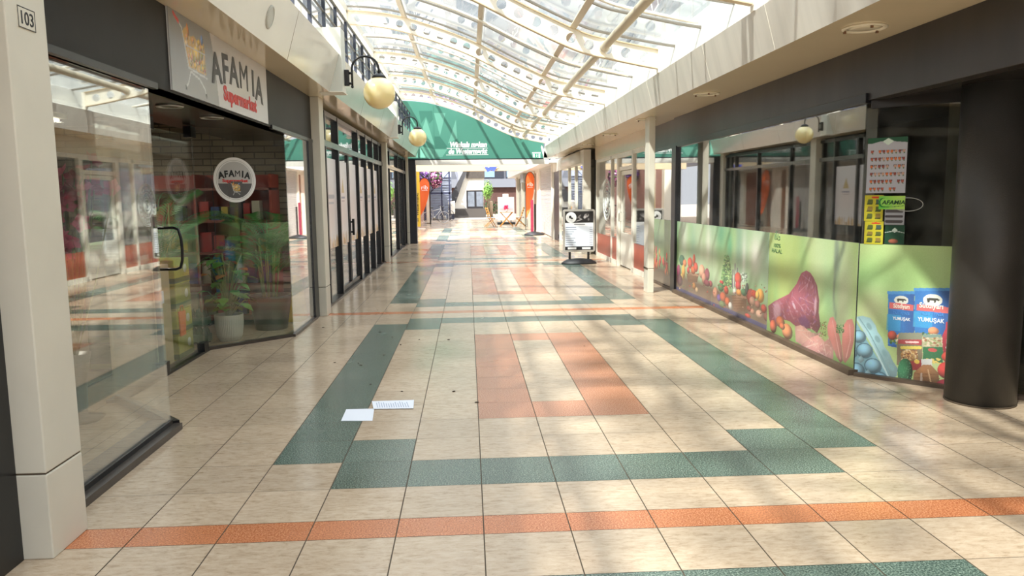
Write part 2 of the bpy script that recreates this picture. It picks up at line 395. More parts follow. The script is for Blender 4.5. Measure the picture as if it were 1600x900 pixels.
struct('trim_3', up, mat('roof_upstand', (236, 234, 226), .3, metal=.2, var=.06, scale=2, stretch=(1, 3, .3)))
rf = MB(); rf.box(2.83, -3, 3.2, 9, 25.3, 3.3); rf.box(-9, -3, 3.385, -2.6, 26, 3.45); struct('ceiling_flat_roofs', rf, mat('roof_felt', (150, 146, 140), .8))

# ------------------------------------------------------------------ left shop front
wl = MB()
wl.box(-2.2, 3.63, 2.34, -2.05, 10.28, 2.92)
struct('trim_4', wl, M_black, .004)
wl = MB(); wl.box(-2.07, 3.63, 2.325, -2.035, 5.25, 2.365); wl.box(-2.07, 8.2, 2.325, -2.035, 10.28, 2.365); struct('trim_5', wl, M_frame)
wl = MB(); wl.box(-3.0, 3.63, 2.34, -2.06, 10.28, 2.37); struct('ceiling_entrance_recess', wl, mat('recess_soffit', (40, 36, 33), .25, spec=.6))
# shop room
rm = MB(); rm.use(brickmat('shop_brick', (168, 152, 128), (146, 132, 112), (96, 88, 76), .5, axis='YZ')).box(-5.7, 3.5, 0, -5.6, 10.3, 2.6)
rm.use(brickmat('shop_brick_end', (132, 118, 98), (112, 100, 84), (74, 68, 58), .8)).box(-5.6, 10.1, 0, -2.2, 10.28, 2.6)
rm.use(M_dark).box(-5.6, 3.5, 0, -2.2, 3.6, 2.6).box(-5.6, 3.6, 2.55, -3.0, 10.1, 2.6)
struct('wall_shop_left', rm)
def pier(name, x, y, zt, label, face=1, d=.31, w=.3):
    t = wthing(name, label, 'pillar', (x-face*w/2, y+d/2, 0), 'cream pillars between the shop fronts')
    a = MB(); x2 = x-face*w
    a.box(x2, y, .40, x, y+d, zt); a.build('shaft', M_pier, t, bevel=.006)
    a = MB(); a.box(x2, y, 0, x, y+d, .392); a.build('base_block', M_pier, t, bevel=.006)
    a = MB(); a.box(x2+.006, y+.006, .38, x-.006, y+d-.006, .41); a.build('joint', M_grout, t)
    return t
P1 = pier('shop_pillar', -1.89, 3.34, 2.92, 'cream pillar with house number 103, nearest on the left')
pier('shop_pillar', -1.94, 10.28, 2.92, 'cream pillar on the left between the supermarket and the poster-covered shop front')
pier('shop_pillar', -1.96, 18.70, 2.92, 'cream pillar on the left between the poster-covered front and the last shop')
pier('shop_pillar', -2.0, 25.75, 2.92, 'cream pillar on the left beside the dark portal post')
pier('shop_pillar', 2.89, 12.05, 2.82, 'slim cream pillar on the right beside the vegetable window mural', -1, .28, .1)
# number plate 103
n103 = wthing('house_number', 'small white plate reading 103 high on the nearest left pillar', 'sign', (-1.885, 3.49, 2.38))
a = MB(); a.box(-1.89, 3.425, 2.335, -1.887, 3.555, 2.425); a.build('plate', M_pier, n103)
a = MB()
for (y0, z0, y1, z1) in ((3.425, 2.421, 3.555, 2.425), (3.425, 2.335, 3.555, 2.339), (3.425, 2.335, 3.429, 2.425), (3.551, 2.335, 3.555, 2.425)): a.box(-1.8872, y0, z0, -1.8862, y1, z1)
a.build('border', M_ink, n103)
text('103', 'digits', (-1.8865, 3.49, 2.354), (0, 1, 0), (0, 0, 1), .078, M_ink, n103, .0008, sx=.95)

# nearest left glazing beside pillar 103
w1 = sroot('window_1')
a = MB(); a.box(-2.12, 3.16, 0, -2.02, 3.34, 2.9); a.box(-2.12, -2, 0, -2.04, 3.16, .1); a.box(-2.12, -2, 2.6, -2.04, 3.16, 2.92); a.build('window_frame', M_frame, w1)
a = MB(); a.box(-2.10, -2, .1, -2.09, 3.16, 2.6); a.build('pane', M_glass, w1)
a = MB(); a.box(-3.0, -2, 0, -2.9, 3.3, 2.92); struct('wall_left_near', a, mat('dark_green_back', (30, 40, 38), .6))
# supermarket window by the pillar
w2 = sroot('window_2')
a = MB(); a.box(-2.105, 3.63, .075, -2.095, 5.235, 2.325); a.build('pane', M_glass, w2)
a = MB(); a.slab((-2.10, 5.235), (-2.80, 6.02), .01, .075, 2.34); a.build('pane', M_glassC, w2)
a = MB(); a.box(-2.25, 3.63, 0, -2.085, 5.25, .075); a.slab((-2.1, 5.25), (-2.83, 6.03), .06, 0, .06, -1); a.build('window_sill', M_frame, w2)
a = MB(); a.box(-2.085, 3.63, 0, -2.03, 5.27, .045); a.build('outer_sill', M_sill, w2)
# entrance door
d1 = sroot('door_1')
a = MB(); a.box(-2.83, 6.02, .02, -2.82, 6.86, 2.30); a.build('side_pane', M_glass, d1)
a = MB(); a.box(-2.81, 6.90, .03, -2.80, 8.03, 2.24); lf = a.build('door_leaf', M_glassC, d1)
a = MB(); a.box(-2.825, 6.895, .03, -2.785, 6.905, 2.24); a.build('edge_strip', M_frame, lf)
a = MB(); a.tube([(-2.80, 7.0, 1.345), (-2.66, 7.0, 1.345), (-2.62, 7.0, 1.33), (-2.60, 7.0, 1.25), (-2.595, 7.0, 1.15), (-2.60, 7.0, 1.05), (-2.62, 7.0, .985), (-2.66, 7.0, .97), (-2.80, 7.0, .97)], .013, 12)
a.build('pull_handle', M_frame, lf)
for q_ in ((6.86, .02, 6.98, .13), (7.9, .02, 8.03, .11), (6.86, 2.22, 6.98, 2.33), (7.88, 2.22, 8.02, 2.33)): a = MB(); a.box(-2.84, q_[0], q_[1], -2.765, q_[2], q_[3]); a.build('hinge', M_frame, lf)
a = MB(); a.box(-2.9, 6.02, 0, -2.77, 8.07, .022); a.build('threshold', M_frame, d1)
# angled pane and corridor pane
w3 = sroot('window_3')
a = MB(); a.slab((-2.83, 8.07), (-2.06, 8.80), .01, .03, 2.335); a.build('pane', M_glass, w3)
a = MB(); a.box(-2.065, 8.81, .03, -2.055, 10.02, 2.325); a.build('pane', M_glass, w3)
a = MB(); a.slab((-2.87, 8.05), (-2.08, 8.80), .07, 0, .03); a.box(-2.13, 8.78, 0, -2.03, 10.1, .03); a.build('window_sill', M_sill, w3)
a = MB(); a.box(-2.25, 10.02, 0, -2.04, 10.28, 2.34); a.build('window_frame', M_frame, w3)

# supermarket sign
sg = wthing('shop_sign', 'grey and white supermarket sign board with a printed trolley on the black fascia', 'sign', (-2.04, 6.77, 2.36))
art = Art(2.54, .562, .008, (196, 192, 190))
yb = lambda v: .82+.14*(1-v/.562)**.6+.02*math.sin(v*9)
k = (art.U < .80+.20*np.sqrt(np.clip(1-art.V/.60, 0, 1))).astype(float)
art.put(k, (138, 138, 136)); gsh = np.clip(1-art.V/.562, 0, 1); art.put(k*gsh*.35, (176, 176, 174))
def trolley(A, ox, oz, s_, wire=(206, 206, 204), ax=1.):
    q = lambda u, v: (ox+u*s_*ax, oz+v*s_)
    A.poly([q(.24, .80), q(.30, .88), q(.38, .93), q(.44, .80), q(.55, .84), q(.68, .78), q(.76, .86), q(.84, .80), q(.86, .34), q(.36, .36)], (206, 166, 96))
    rg = random.Random(4)
    for _ in range(34):
        u = rg.uniform(.32, .82); v = rg.uniform(.38, .8)
        A.ell(*q(u, v), .05*s_, .045*s_, rg.choice([(222, 180, 60), (206, 120, 70), (226, 196, 150), (160, 150, 60), (188, 90, 70), (238, 214, 120), (214, 150, 90)]), shade=.4)
    A.ell(*q(.78, .84), .055*s_, .08*s_, (110, 140, 196), shade=.4); A.ell(*q(.40, .88), .04*s_, .09*s_, (204, 130, 70), ang=.3, shade=.4)
    A.ell(*q(.62, .60), .15*s_, .11*s_, (226, 188, 84), shade=.4)
    for i in range(7): A.line([q(.25+.09*i, .80), q(.36+.075*i, .34)], .006*s_, wire)
    for v in (.36, .5, .65): A.line([q(.36-.09*(v-.36), v), q(.86, v)], .006*s_, wire)
    A.line([q(.08, .98), q(.24, .86), q(.38, .34), q(.88, .30)], .014*s_, wire)
    A.line([q(.05, 1.0), q(.16, .92)], .028*s_, (206, 62, 56))
    A.line([q(.42, .30), q(.34, .12), q(.28, .06)], .016*s_, wire); A.line([q(.42, .30), q(.66, .24), q(.80, .12), q(.82, .05)], .016*s_, wire)
    A.ell(*q(.27, .04), .035*s_, .035*s_, (70, 70, 74)); A.ell(*q(.83, .03), .035*s_, .035*s_, (70, 70, 74))
trolley(art, .06, .03, .51, ax=1.5)
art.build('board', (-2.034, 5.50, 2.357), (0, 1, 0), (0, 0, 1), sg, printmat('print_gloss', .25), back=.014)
M_tgrey = mat('letter_grey', (74, 72, 70), .5); M_red = mat('letter_red', (206, 52, 48), .5)
for i, ch in enumerate('AFAMIA'):
    u = [.98, 1.21, 1.44, 1.74, 2.03, 2.23][i]; bz = [.190, .220, .235, .235, .220, .190][i]; rr = [-.10, -.05, 0, 0, .05, .10][i]
    text(ch, 'letter', (-2.032, 5.50+u, 2.357+bz), (0, math.cos(rr), -math.sin(rr)), (0, math.sin(rr), math.cos(rr)), .34, M_tgrey, sg, 0 if ch == 'M' else .008, sx=1.12)
text('Supermarket', 'letters', (-2.032, 5.50+1.62, 2.357+.075), (0, 1, 0), (0, 0, 1), .165, M_red, sg, .007, sx=1.15)
# round sticker on the angled pane
A0 = Vector((-2.83, 8.07, 0)); DV = Vector((.77, .73, 0)).normalized(); NV = Vector((DV.y, -DV.x, 0))
st = wthing('round_sticker', 'round grey sticker with a printed shopping trolley on the angled supermarket pane', 'sticker', tuple(A0+DV*.44+Vector((0, 0, 1.8))))
cc = A0+DV*.445+NV*.009+Vector((0, 0, 1.80))
def disc(mb, r0, r1, off, half=None, n=64):
    vs = []; fs = []
    a0, a1 = (0, 2*PI) if half is None else half
    for k in range(n+1):
        w = a0+(a1-a0)*k/n
        for r in (r0, r1): vs.append(cc+NV*off+DV*(r*math.cos(w))+Vector((0, 0, r*math.sin(w))))
    for k in range(n): fs.append((2*k, 2*k+1, 2*k+3, 2*k+2))
    mb.add(vs, fs)
ct = math.asin(-.04/.21)
a = MB(); a.use(mat('sticker_light', (190, 188, 184), .4)); disc(a, .0005, .212, .001)
a.use(mat('sticker_white', (232, 230, 226), .4)); disc(a, .212, .240, .001); disc(a, .196, .206, .0025)
a.use(mat('sticker_dark', (92, 90, 90), .4)); a.use(MATS['sticker_dark'])
seg = [cc+NV*.002+DV*(.196*math.cos(w))+Vector((0, 0, .196*math.sin(w))) for w in np.linspace(PI-ct*1.0, 2*PI+ct, 40)]
a.add(seg, [tuple(range(40))]); a.build('disc', None, st, fix=False)
tr = Art(.16, .17, .003, (92, 90, 90)); trolley(tr, .0, .012, .155)
tr.build('printed_trolley', tuple(cc+NV*.0045-DV*.08+Vector((0, 0, -.205+.02))), tuple(DV), (0, 0, 1), st, back=.001)
for i, ch in enumerate('AFAMIA'):
    u = (-.150, -.096, -.038, .032, .087, .138)[i]; v = (.018, .030, .036, .036, .030, .018)[i]; rr = (.16, .08, .0, .0, -.08, -.16)[i]
    rd = DV*math.cos(rr)+Vector((0, 0, math.sin(rr))); ud = Vector((0, 0, math.cos(rr)))-DV*math.sin(rr)
    text(ch, 'letter', tuple(cc+NV*.003+DV*u+Vector((0, 0, v))), tuple(rd), tuple(ud), .096, M_ink, st, 0 if ch == 'M' else .004, sx=.92)
text('Supermarket', 'letters', tuple(cc+NV*.003+Vector((0, 0, -.022))), tuple(DV), (0, 0, 1), .044, M_red, st, .002, sx=1.25)
# recessed downlights
def downlight(name, x, y, z, r, label, group, warm):
    t = thing(name, label, 'ceiling light', (x, y, z), 0, group)
    a = MB(); a.lathe([(r, .0), (r, -.008), (r*.93, -.014), (r*.80, -.010), (r*.78, 0), (r*.7, 0)], n=36); a.build('rim', M_steel if not warm else mat('lamp_rim', (232, 222, 196), .3), t)
    a = MB(); a.lathe([(r*.78, -.004), (r*.5, -.012), (.001, -.014)], n=36); a.build('lens', mat('lamp_lens_dark' if not warm else 'lamp_lens', (90, 84, 76) if not warm else (226, 214, 186), .1), t)
    if warm:
        for k in range(3):
            a = MB(); w = 2*PI*k/3+.4; a.box(r*.86*math.cos(w)-.008, r*.86*math.sin(w)-.008, -.03, r*.86*math.cos(w)+.008, r*.86*math.sin(w)+.008, -.005)
            a.build('clip', mat('lamp_clip', (120, 84, 56), .4), t)
    return t
downlight('recessed_downlight', -2.352, 6.274, 2.339, .105, 'round recessed downlight over the supermarket entrance, the nearer of two', 'downlights over the supermarket door', False)
downlight('recessed_downlight', -2.315, 7.159, 2.339, .105, 'round recessed downlight over the supermarket entrance, the farther of two', 'downlights over the supermarket door', False)
for (x, y, lb) in ((2.99, 5.69, 'cream round ceiling light in the right soffit, nearest to the round black column'), (2.955, 9.36, 'cream round ceiling light in the right soffit above the meat mural'),
                   (2.955, 12.55, 'cream round ceiling light in the right soffit beside the slim pillar'), (2.9, 15.5, 'cream round ceiling light in the right soffit above the glass shop door'), (2.9, 18.4, 'cream round ceiling light in the right soffit, farthest along')):
    downlight('round_ceiling_light', x, y, 2.819, .16, lb, 'round lights in the right soffit', True)

# ------------------------------------------------------------------ left fronts with black mullions
def front(nm, y0, y1, mull, door=None):
    w = sroot(nm)
    a = MB()
    for y in mull: a.box(-2.16, y-.035, .03, -2.06, y+.035, 2.86)
    a.box(-2.17, y0, 2.80, -2.07, y1, 2.87); a.box(-2.17, y0, 2.35, -2.075, y1, 2.43)
    a.build('window_frame', M_frame, w)
    a = MB(); a.box(-2.065, y0, 2.345, -2.055, y1, 2.435); a.build('transom_face', mat('transom_alu', (120, 120, 116), .25, metal=.6), w)
    a = MB(); a.box(-2.18, y0, 0, -2.04, y1, .035); a.build('window_sill', M_sill, w)
    a = MB(); a.box(-2.125, y0, .035, -2.115, y1, 2.35); a.box(-2.125, y0, 2.43, -2.115, y1, 2.80); a.build('pane', M_glassC, w)
    return w
front('window_4', 10.59, 18.70, (11.35, 12.45, 14.65, 15.75, 16.85, 17.95, 18.55))
front('window_5', 19.01, 25.75, (20.45, 22.8, 24.75, 25.6))
d2 = sroot('door_2')
a = MB()
for y in (12.52, 13.52, 13.62, 14.58): a.box(-2.15, y-.02, .05, -2.09, y+.02, 2.33)
a.box(-2.15, 12.5, .05, -2.09, 14.6, .12); a.build('door_frame', M_frame, d2)
a = MB(); a.box(-2.08, 13.70, .93, -2.04, 13.76, 1.22); a.box(-2.12, 13.70, .97, -2.06, 13.74, 1.0); a.box(-2.12, 13.70, 1.15, -2.06, 13.74, 1.18); a.build('door_handle', M_frame, d2)
bw = MB(); bw.box(-3.6, 10.4, 0, -3.5, 25.9, 2.92); bw.box(-3.5, 10.4, 2.88, -2.2, 25.9, 2.92); bw.box(-3.5, 18.75, 0, -2.2, 18.95, 2.9); bw.box(-3.5, 25.8, 0, -2.2, 25.9, 2.9); bw.box(-3.5, 10.4, -.001, -3.32, 25.9, .004)
struct('wall_left_shops_back', bw, mat('empty_shop', (92, 92, 88), .7, var=.2))
# posters behind the glass
M_pw = mat('poster_white', (216, 212, 214), .5, var=.04, scale=1.5)
ppos = [(11.40, 12.40), (12.56, 13.48), (13.66, 14.56), (14.72, 15.70), (15.82, 16.80), (16.92, 17.90)]
plab = ['white window poster with a gold city skyline, nearest pane past the second left pillar', 'white window poster with a gold skyline on the left leaf of the glass double door', 'white window poster with a gold skyline on the door leaf that has the black handle', 'white window poster with a gold skyline, first pane after the double door', 'white window poster with a gold skyline, second pane after the double door', 'white window poster with a gold skyline, third pane after the double door']
for q, (y0, y1) in enumerate(ppos):
    A = Art(y1-y0, 1.38, .016, (236, 232, 234))
    A.blob((y1-y0)/2, .55, .6, .35, (226, 206, 200), .6); rg = random.Random(q)
    for i in range(26):
        u = rg.uniform(0, y1-y0); h = rg.uniform(.06, .24); wd = rg.uniform(.01, .035)
        A.poly([(u-wd, 0), (u+wd, 0), (u+wd, h*.7), (u, h), (u-wd, h*.7)], rg.choice([(206, 160, 96), (196, 150, 90), (222, 180, 120), (170, 140, 100)]), .75)
    m_ = (y1-y0)/2
    if q in (1, 3, 5): A.poly([(m_-.14, .86), (m_+.14, .86), (m_+.05, 1.0), (m_, 1.12), (m_-.05, 1.0)], (204, 176, 110), .8); A.line([(m_-.17, .78), (m_+.17, .78)], .012, (150, 150, 170)); A.line([(m_-.15, .73), (m_+.15, .73)], .008, (180, 160, 160))
    if q in (0, 4): A.line([(m_-.25, .80), (m_+.25, .80)], .03, (176, 176, 184)); A.line([(m_-.22, .70), (m_+.2, .70)], .02, (190, 186, 192))
    tag(A.build('window_poster', (-2.1115, y0, .82), (0, 1, 0), (0, 0, 1), back=.003), plab[q], 'poster', 'skyline posters in the left windows')

# ------------------------------------------------------------------ portal and green banner
def rz(x):
    X_ = [-2.3, -2.1, -1.67, -1.22, -.53, .15, .85, 1.55, 1.98, 2.54, 2.9]; Z_ = [4.79, 4.79, 4.768, 4.70, 4.50, 4.24, 3.895, 3.59, 3.49, 3.38, 3.33]
    i = min(max(np.searchsorted(X_, x)-1, 0), len(X_)-2)
    def tg(j):
        j0, j1 = max(j-1, 0), min(j+1, len(X_)-1); return (Z_[j1]-Z_[j0])/(X_[j1]-X_[j0])
    h = X_[i+1]-X_[i]; t = (x-X_[i])/h
    return (2*t**3-3*t*t+1)*Z_[i]+(t**3-2*t*t+t)*h*tg(i)+(-2*t**3+3*t*t)*Z_[i+1]+(t**3-t*t)*h*tg(i+1)
YB = 26.2
bn = wthing('green_banner', 'large green banner with white slogan filling the arch above the passage', 'banner', (.2, YB, 2.87))
xs = np.linspace(-2.2, 2.62, 40)
pl = [(-2.2, 2.862), (2.62, 2.862)]+[(x, rz(x)-.0+.02) for x in xs[::-1]]
a = MB(); a.prism(pl, lambda u, v, w: (u, w, v), YB, YB+.03); a.build('cloth', mat('banner_green', (78, 142, 124), .45, var=.04, scale=1), bn)
def bpx(pts): return [(p.x, p.z) for p in (on(560+u/9, 180+v/9, 1, YB) for u, v in pts)]
a = MB(); Gl = mat('banner_green_light', (108, 172, 152), .45); Gd = mat('banner_green_dark', (60, 120, 104), .45)
def flat(mb, pts, off): mb.add([(x, YB-off, z) for x, z in pts], [tuple(range(len(pts)))])
a.use(Gl)
for pts in ([(950, 40), (1075, 430), (905, 330), (880, 250)], [(1062, -30), (1225, -30), (1148, 290)], [(1372, 60), (1390, 330), (1260, 400)], [(700, 520), (840, 600), (1000, 610), (1180, 590), (1250, 480), (1080, 480), (900, 440), (760, 470)]): flat(a, bpx(pts), .002)
a.use(Gd)
for pts in ([(1070, 300), (1148, 300), (1250, 440), (1225, 470), (1080, 470)], [(850, -60), (1040, -60), (1050, 60), (1000, 120), (950, 20), (880, 120)]): flat(a, bpx(pts), .0015)
a.build('printed_letter_shape', None, bn, fix=False)
a = MB(); p = on(678, 200, 1, YB); a.box(p.x-.006, YB-.004, 2.87, p.x+.006, YB-.001, rz(p.x)-.05); a.build('cloth_seam', Gd, bn)
M_wt = mat('letter_white', (245, 247, 245), .5)
c1 = on(731.5, 229.5, 1, YB); c2 = on(730.5, 240, 1, YB)
text('Winkels maken', 'slogan', (c1.x, YB-.004, c1.z), (1, 0, 0), (0, 0, 1), .235, M_wt, bn, .013, .22, sx=.86)
text('de Westermarkt', 'slogan', (c2.x, YB-.004, c2.z), (1, 0, 0), (0, 0, 1), .235, M_wt, bn, .013, .22, sx=.82)
a = MB()
for (q1, q2) in (((698, 230.6), (762, 231.0)), ((697, 240.8), (763, 240.8))):
    p, q = on(*q1, 1, YB), on(*q2, 1, YB); a.box(p.x, YB-.006, p.z-.038, q.x, YB-.002, p.z-.022)
a.build('underline', M_wt, bn)
a = MB(); a.box(-2.05, 26.05, 0, -1.76, 26.4, 2.86); a.box(-2.25, 26.05, 2.82, 2.78, 26.3, 2.862); struct('trim_6', a, M_navy, .004)
a = MB(); a.box(-1.76, 26.0, 2.66, 2.78, 26.25, 2.82); struct('trim_7', a, mat('white_beam', (238, 234, 226), .35))
a = MB(); a.box(-2.6, 26.0, 0, -2.21, 26.3, 4.9); struct('wall_portal_left', a, M_pier)
a = MB(); a.prism([(2.56, 2.85), (2.72, 2.85), (2.50, 3.27), (2.47, 3.2)], xz, 25.62, 25.64); a.prism([(2.56, 2.82), (3.9, 2.82), (3.9, 3.4), (2.62, 3.4)], xz, 25.62, 25.66); struct('trim_8', a, mat('end_plate', (236, 234, 228), .4))
ex = wthing('exit_sign', 'small green and white illuminated exit sign hanging at the right end of the banner', 'sign', (2.34, 25.85, 2.92))
a = MB(); a.box(2.20, 25.83, 2.85, 2.48, 25.88, 3.0); a.build('housing', mat('exit_green', (30, 150, 115), .4, emit=.15), ex)
a = MB(); a.use(mat('exit_white', (225, 245, 236), .4, emit=.15)); a.box(2.20, 25.825, 3.0, 2.48, 25.89, 3.045); a.box(2.215, 25.826, 2.87, 2.285, 25.829, 2.985); a.box(2.41, 25.826, 2.86, 2.47, 25.829, 2.985)
a.ball((2.355, 25.828, 2.965), .016, n=8); a.tube([(2.355, 25.826, 2.95), (2.345, 25.826, 2.905), (2.32, 25.826, 2.87)], .009, 6); a.tube([(2.345, 25.826, 2.905), (2.375, 25.826, 2.88), (2.385, 25.826, 2.86)], .008, 6); a.tube([(2.32, 25.826, 2.93), (2.355, 25.826, 2.945), (2.39, 25.826, 2.925)], .007, 6)
a.build('pictogram', None, ex)
a = MB(); a.box(2.30, 25.87, 2.93, 2.38, 26.198, 2.99); a.build('hanger', M_steel, ex)

# ------------------------------------------------------------------ glass roof
def nrm(x):
    e = .01; t = Vector((2*e, rz(x+e)-rz(x-e))).normalized(); return Vector((-t.y, t.x))
def off(x, d): n = nrm(x); return (x+n.x*d, rz(x)+n.y*d)
XA, XB = -2.10, 2.56
arc = [XA]
while arc[-1] < XB:
    x = arc[-1]; t = nrm(x); arc.append(x+.004*t.y)
LN = len(arc)-1; HP = 63                           # arc steps of 4 mm, holes every 0.252 m
def rib(y, label):
    t = thing('roof_rib', label, 'roof rib', (0, y, 0), 0, 'perforated ribs of the curved glass roof')
    a = MB(); th = .012; n = 20
    i0 = 45-HP//2
    cells = [(i0+HP*k, i0+HP*(k+1)) for k in range((LN-i0)//HP)]
    def P(i, d, w): x = arc[min(max(i, 0), LN)]; q = off(x, d); return (q[0], w, q[1])
    def strip(i0_, i1_):
        st = list(range(i0_, i1_, 12))+[i1_]
        for s0, s1 in zip(st[:-1], st[1:]):
            for w in (-th/2, th/2): a.add([P(s0, -.115, w), P(s1, -.115, w), P(s1, .115, w), P(s0, .115, w)], [(0, 1, 2, 3) if w < 0 else (3, 2, 1, 0)])
    strip(0, max(1, cells[0][0]))
    strip(cells[-1][1], LN)
    for c0, c1 in cells:
        mid = (c0+c1)/2; hw = (c1-c0)/2; R_ = .067
        inner = []; outer = []
        for k in range(n):
            w_ = 2*PI*(k+.5)/n; cu, cv = math.cos(w_), math.sin(w_)
            sx = min(hw*.004/max(abs(cu), 1e-6), .115/max(abs(cv), 1e-6))
            inner.append((mid+R_*cu/.004, R_*cv)); outer.append((mid+sx*cu/.004, sx*cv))
        def PP(p, w):
            i = p[0]; j = int(math.floor(i)); j = min(max(j, 0), LN-1); f_ = i-j; x = arc[j]+(arc[j+1]-arc[j])*f_; q = off(x, p[1]); return (q[0], w, q[1])
        cor = [(c1, .115), (c0, .115), (c0, -.115), (c1, -.115)]
        for w in (-th/2, th/2):
            vs = [PP(p, w) for p in inner]+[PP(p, w) for p in outer]+[PP(p, w) for p in cor]
            fs = []
            for k in range(n):
                k2 = (k+1) % n; p, q = outer[k], outer[k2]
                same = abs(abs(p[0]-mid)-hw) < 1e-3 and abs(abs(q[0]-mid)-hw) < 1e-3 or abs(abs(p[1])-.115) < 1e-6 and abs(abs(q[1])-.115) < 1e-6
                f = (k, n+k, n+k2, k2)
                if not same:
                    best = min(range(4), key=lambda z: (cor[z][0]-p[0])**2*1.6e-5+(cor[z][1]-p[1])**2); f = (k, n+k, 2*n+best, n+k2, k2)
                fs.append(f if w < 0 else f[::-1])
            a.add(vs, fs)
        rim = [PP(p, -th/2) for p in inner]+[PP(p, th/2) for p in inner]
        a.add(rim, [(k, (k+1) % n, n+(k+1) % n, n+k) for k in range(n)])
    a.build('web', M_white, t, fix=False)
    for nm_, d0, d1 in (('top_flange', .115, .127), ('bottom_flange', -.127, -.115)):
        b = MB(); st = list(range(0, LN, 14))+[LN]
        vs = []
        for i in st:
            for d_, w in ((d0, -.04), (d0, .04), (d1, .04), (d1, -.04)): vs.append(P(i, d_, w))
        fs = [(4*i+k, 4*i+(k+1) % 4, 4*i+4+(k+1) % 4, 4*i+4+k) for i in range(len(st)-1) for k in range(4)]+[(0, 1, 2, 3), tuple(4*(len(st)-1)+k for k in (3, 2, 1, 0))]
        b.add(vs, fs); b.build(nm_, mat('rib_flange_shade', (214, 194, 160), .45), t)  # tan puts the underside shade of the ribs into the flange colour
    b = MB(); b.box(-2.17, -.05, 3.386, -2.10, .05, 4.93); b.build('post', M_white, t)
    b = MB(); b.box(2.55, -.05, 3.20, 2.60, .05, 3.50); b.build('end_bracket', M_white, t)
    b = MB(); b.lathe([(.075, -.03), (.075, .03), (.058, .03), (.058, -.03)], (1.83, 0, rz(1.83)+.01), 20, 'Y'); b.build('tube_collar', M_white, t)
    return t
RY = [-.3, 3.3, 6.82, 10.21, 14.14, 18.02, 21.3, 24.58]
names = ['behind the camera end', 'above the nearest pillar', 'nearest in view, cut off by the top edge', 'second in view, running out of the top of the picture', 'whose left end stands above the nearer globe lamp', 'third back from the banner', 'second back from the banner', 'right in front of the green banner']
for y, lb in zip(RY, names): rib(y, 'white perforated steel roof rib '+lb)
def curve_bar(name, y, d0, d1, wd, m, parent=None, x0=XA, x1=2.78):
    b = MB(); xs_ = np.linspace(x0, x1, 36); vs = []
    for x in xs_:
        for d_, w in ((d0, -wd), (d0, wd), (d1, wd), (d1, -wd)): q = off(x, d_); vs.append((q[0], y+w, q[1]))
    b.add(vs, [(4*i+k, 4*i+(k+1) % 4, 4*i+4+(k+1) % 4, 4*i+4+k) for i in range(35) for k in range(4)]+[(0, 1, 2, 3), (143, 142, 141, 140)])
    return b.build(name, m, parent)
gs = sroot('ceiling_glass_roof')
b = MB(); xs_ = np.linspace(-2.2, 2.8, 50)
ys = sorted(RY+[a_+(b_-a_)*k/3 for a_, b_ in zip(RY[:-1], RY[1:]) for k in (1, 2)]+[26.3, -3, -1.6])
for y0_, y1_ in zip(ys[:-1], ys[1:]):
    vs = []
    for x in xs_:
        for d_, yy in ((.20, y0_+.008), (.20, y1_-.008)): q = off(x, d_); vs.append((q[0], yy, q[1]))
    b.add(vs, [(2*i, 2*i+1, 2*i+3, 2*i+2) for i in range(49)])
gp = b.build('pane', M_roofg, gs, fix=False)
sm = gp.modifiers.new('solid', 'SOLIDIFY'); sm.thickness = .008
M_bar = mat('glazing_bar', (120, 112, 100), .4); 
for i, y in enumerate(ys[1:-1]):
    curve_bar('glazing_bar', y, .185, .215, .018, M_bar, gs)
lb_ = ['first', 'second']
for a_, b_ in zip(RY[:-1], RY[1:]):
    mid = (a_+b_)/2
    t = thing('curved_roof_rod', 'slim white curved rod under the roof glass midway between two ribs', 'roof rod', (0, mid, 0), 0, 'slim rods between the roof ribs')
    q = [off(x, .10) for x in np.linspace(XA, 2.56, 36)]; b = MB(); b.tube([(u, 0, v) for u, v in q], .02, 8); b.build('rod', M_white, t)
    for x in (-1.6, -.6, .7, 2.05):
        b = MB(); p0, p1 = off(x, .10), off(x, .20); b.tube([(p1[0]-.04, 0, p1[1]), (p0[0], 0, p0[1]), (p1[0]+.04, 0, p1[1])], .007, 6); b.build('clip', M_white, t)
for x, lb in ((-1.12, 'leftmost'), (.19, 'middle'), (1.37, 'right-hand')):
    q = off(x, .145); n_ = nrm(x); b = MB()
    P4 = [(q[0]+n_.y*sx*.04+n_.x*sz*.025, q[1]-n_.x*sx*.04+n_.y*sz*.025) for sx, sz in ((-1, -1), (1, -1), (1, 1), (-1, 1))]
    b.prism(P4, xz, -3, 26.1); tag(b.build('roof_purlin', mat('purlin_paint', (206, 192, 168), .4)), lb+' flat cream purlin running the length of the glass roof on top of the ribs', 'purlin', 'flat purlins on the roof ribs')
b = MB(); b.tube([(1.83, -3, rz(1.83)+.01), (1.83, 12, rz(1.83)+.01), (1.83, 26.1, rz(1.83)+.01)], .055, 20)
tag(b.build('roof_tube', mat('tube_paint', (206, 194, 170), .35)), 'thick round cream tube running lengthwise through the right side of all roof ribs', 'pipe')
b = MB(); b.box(-2.20, -3, 4.86, -2.10, 26.2, 5.0); b.box(-2.2, -3, 4.60, -2.14, 26.2, 4.66); struct('trim_9', b, M_white)

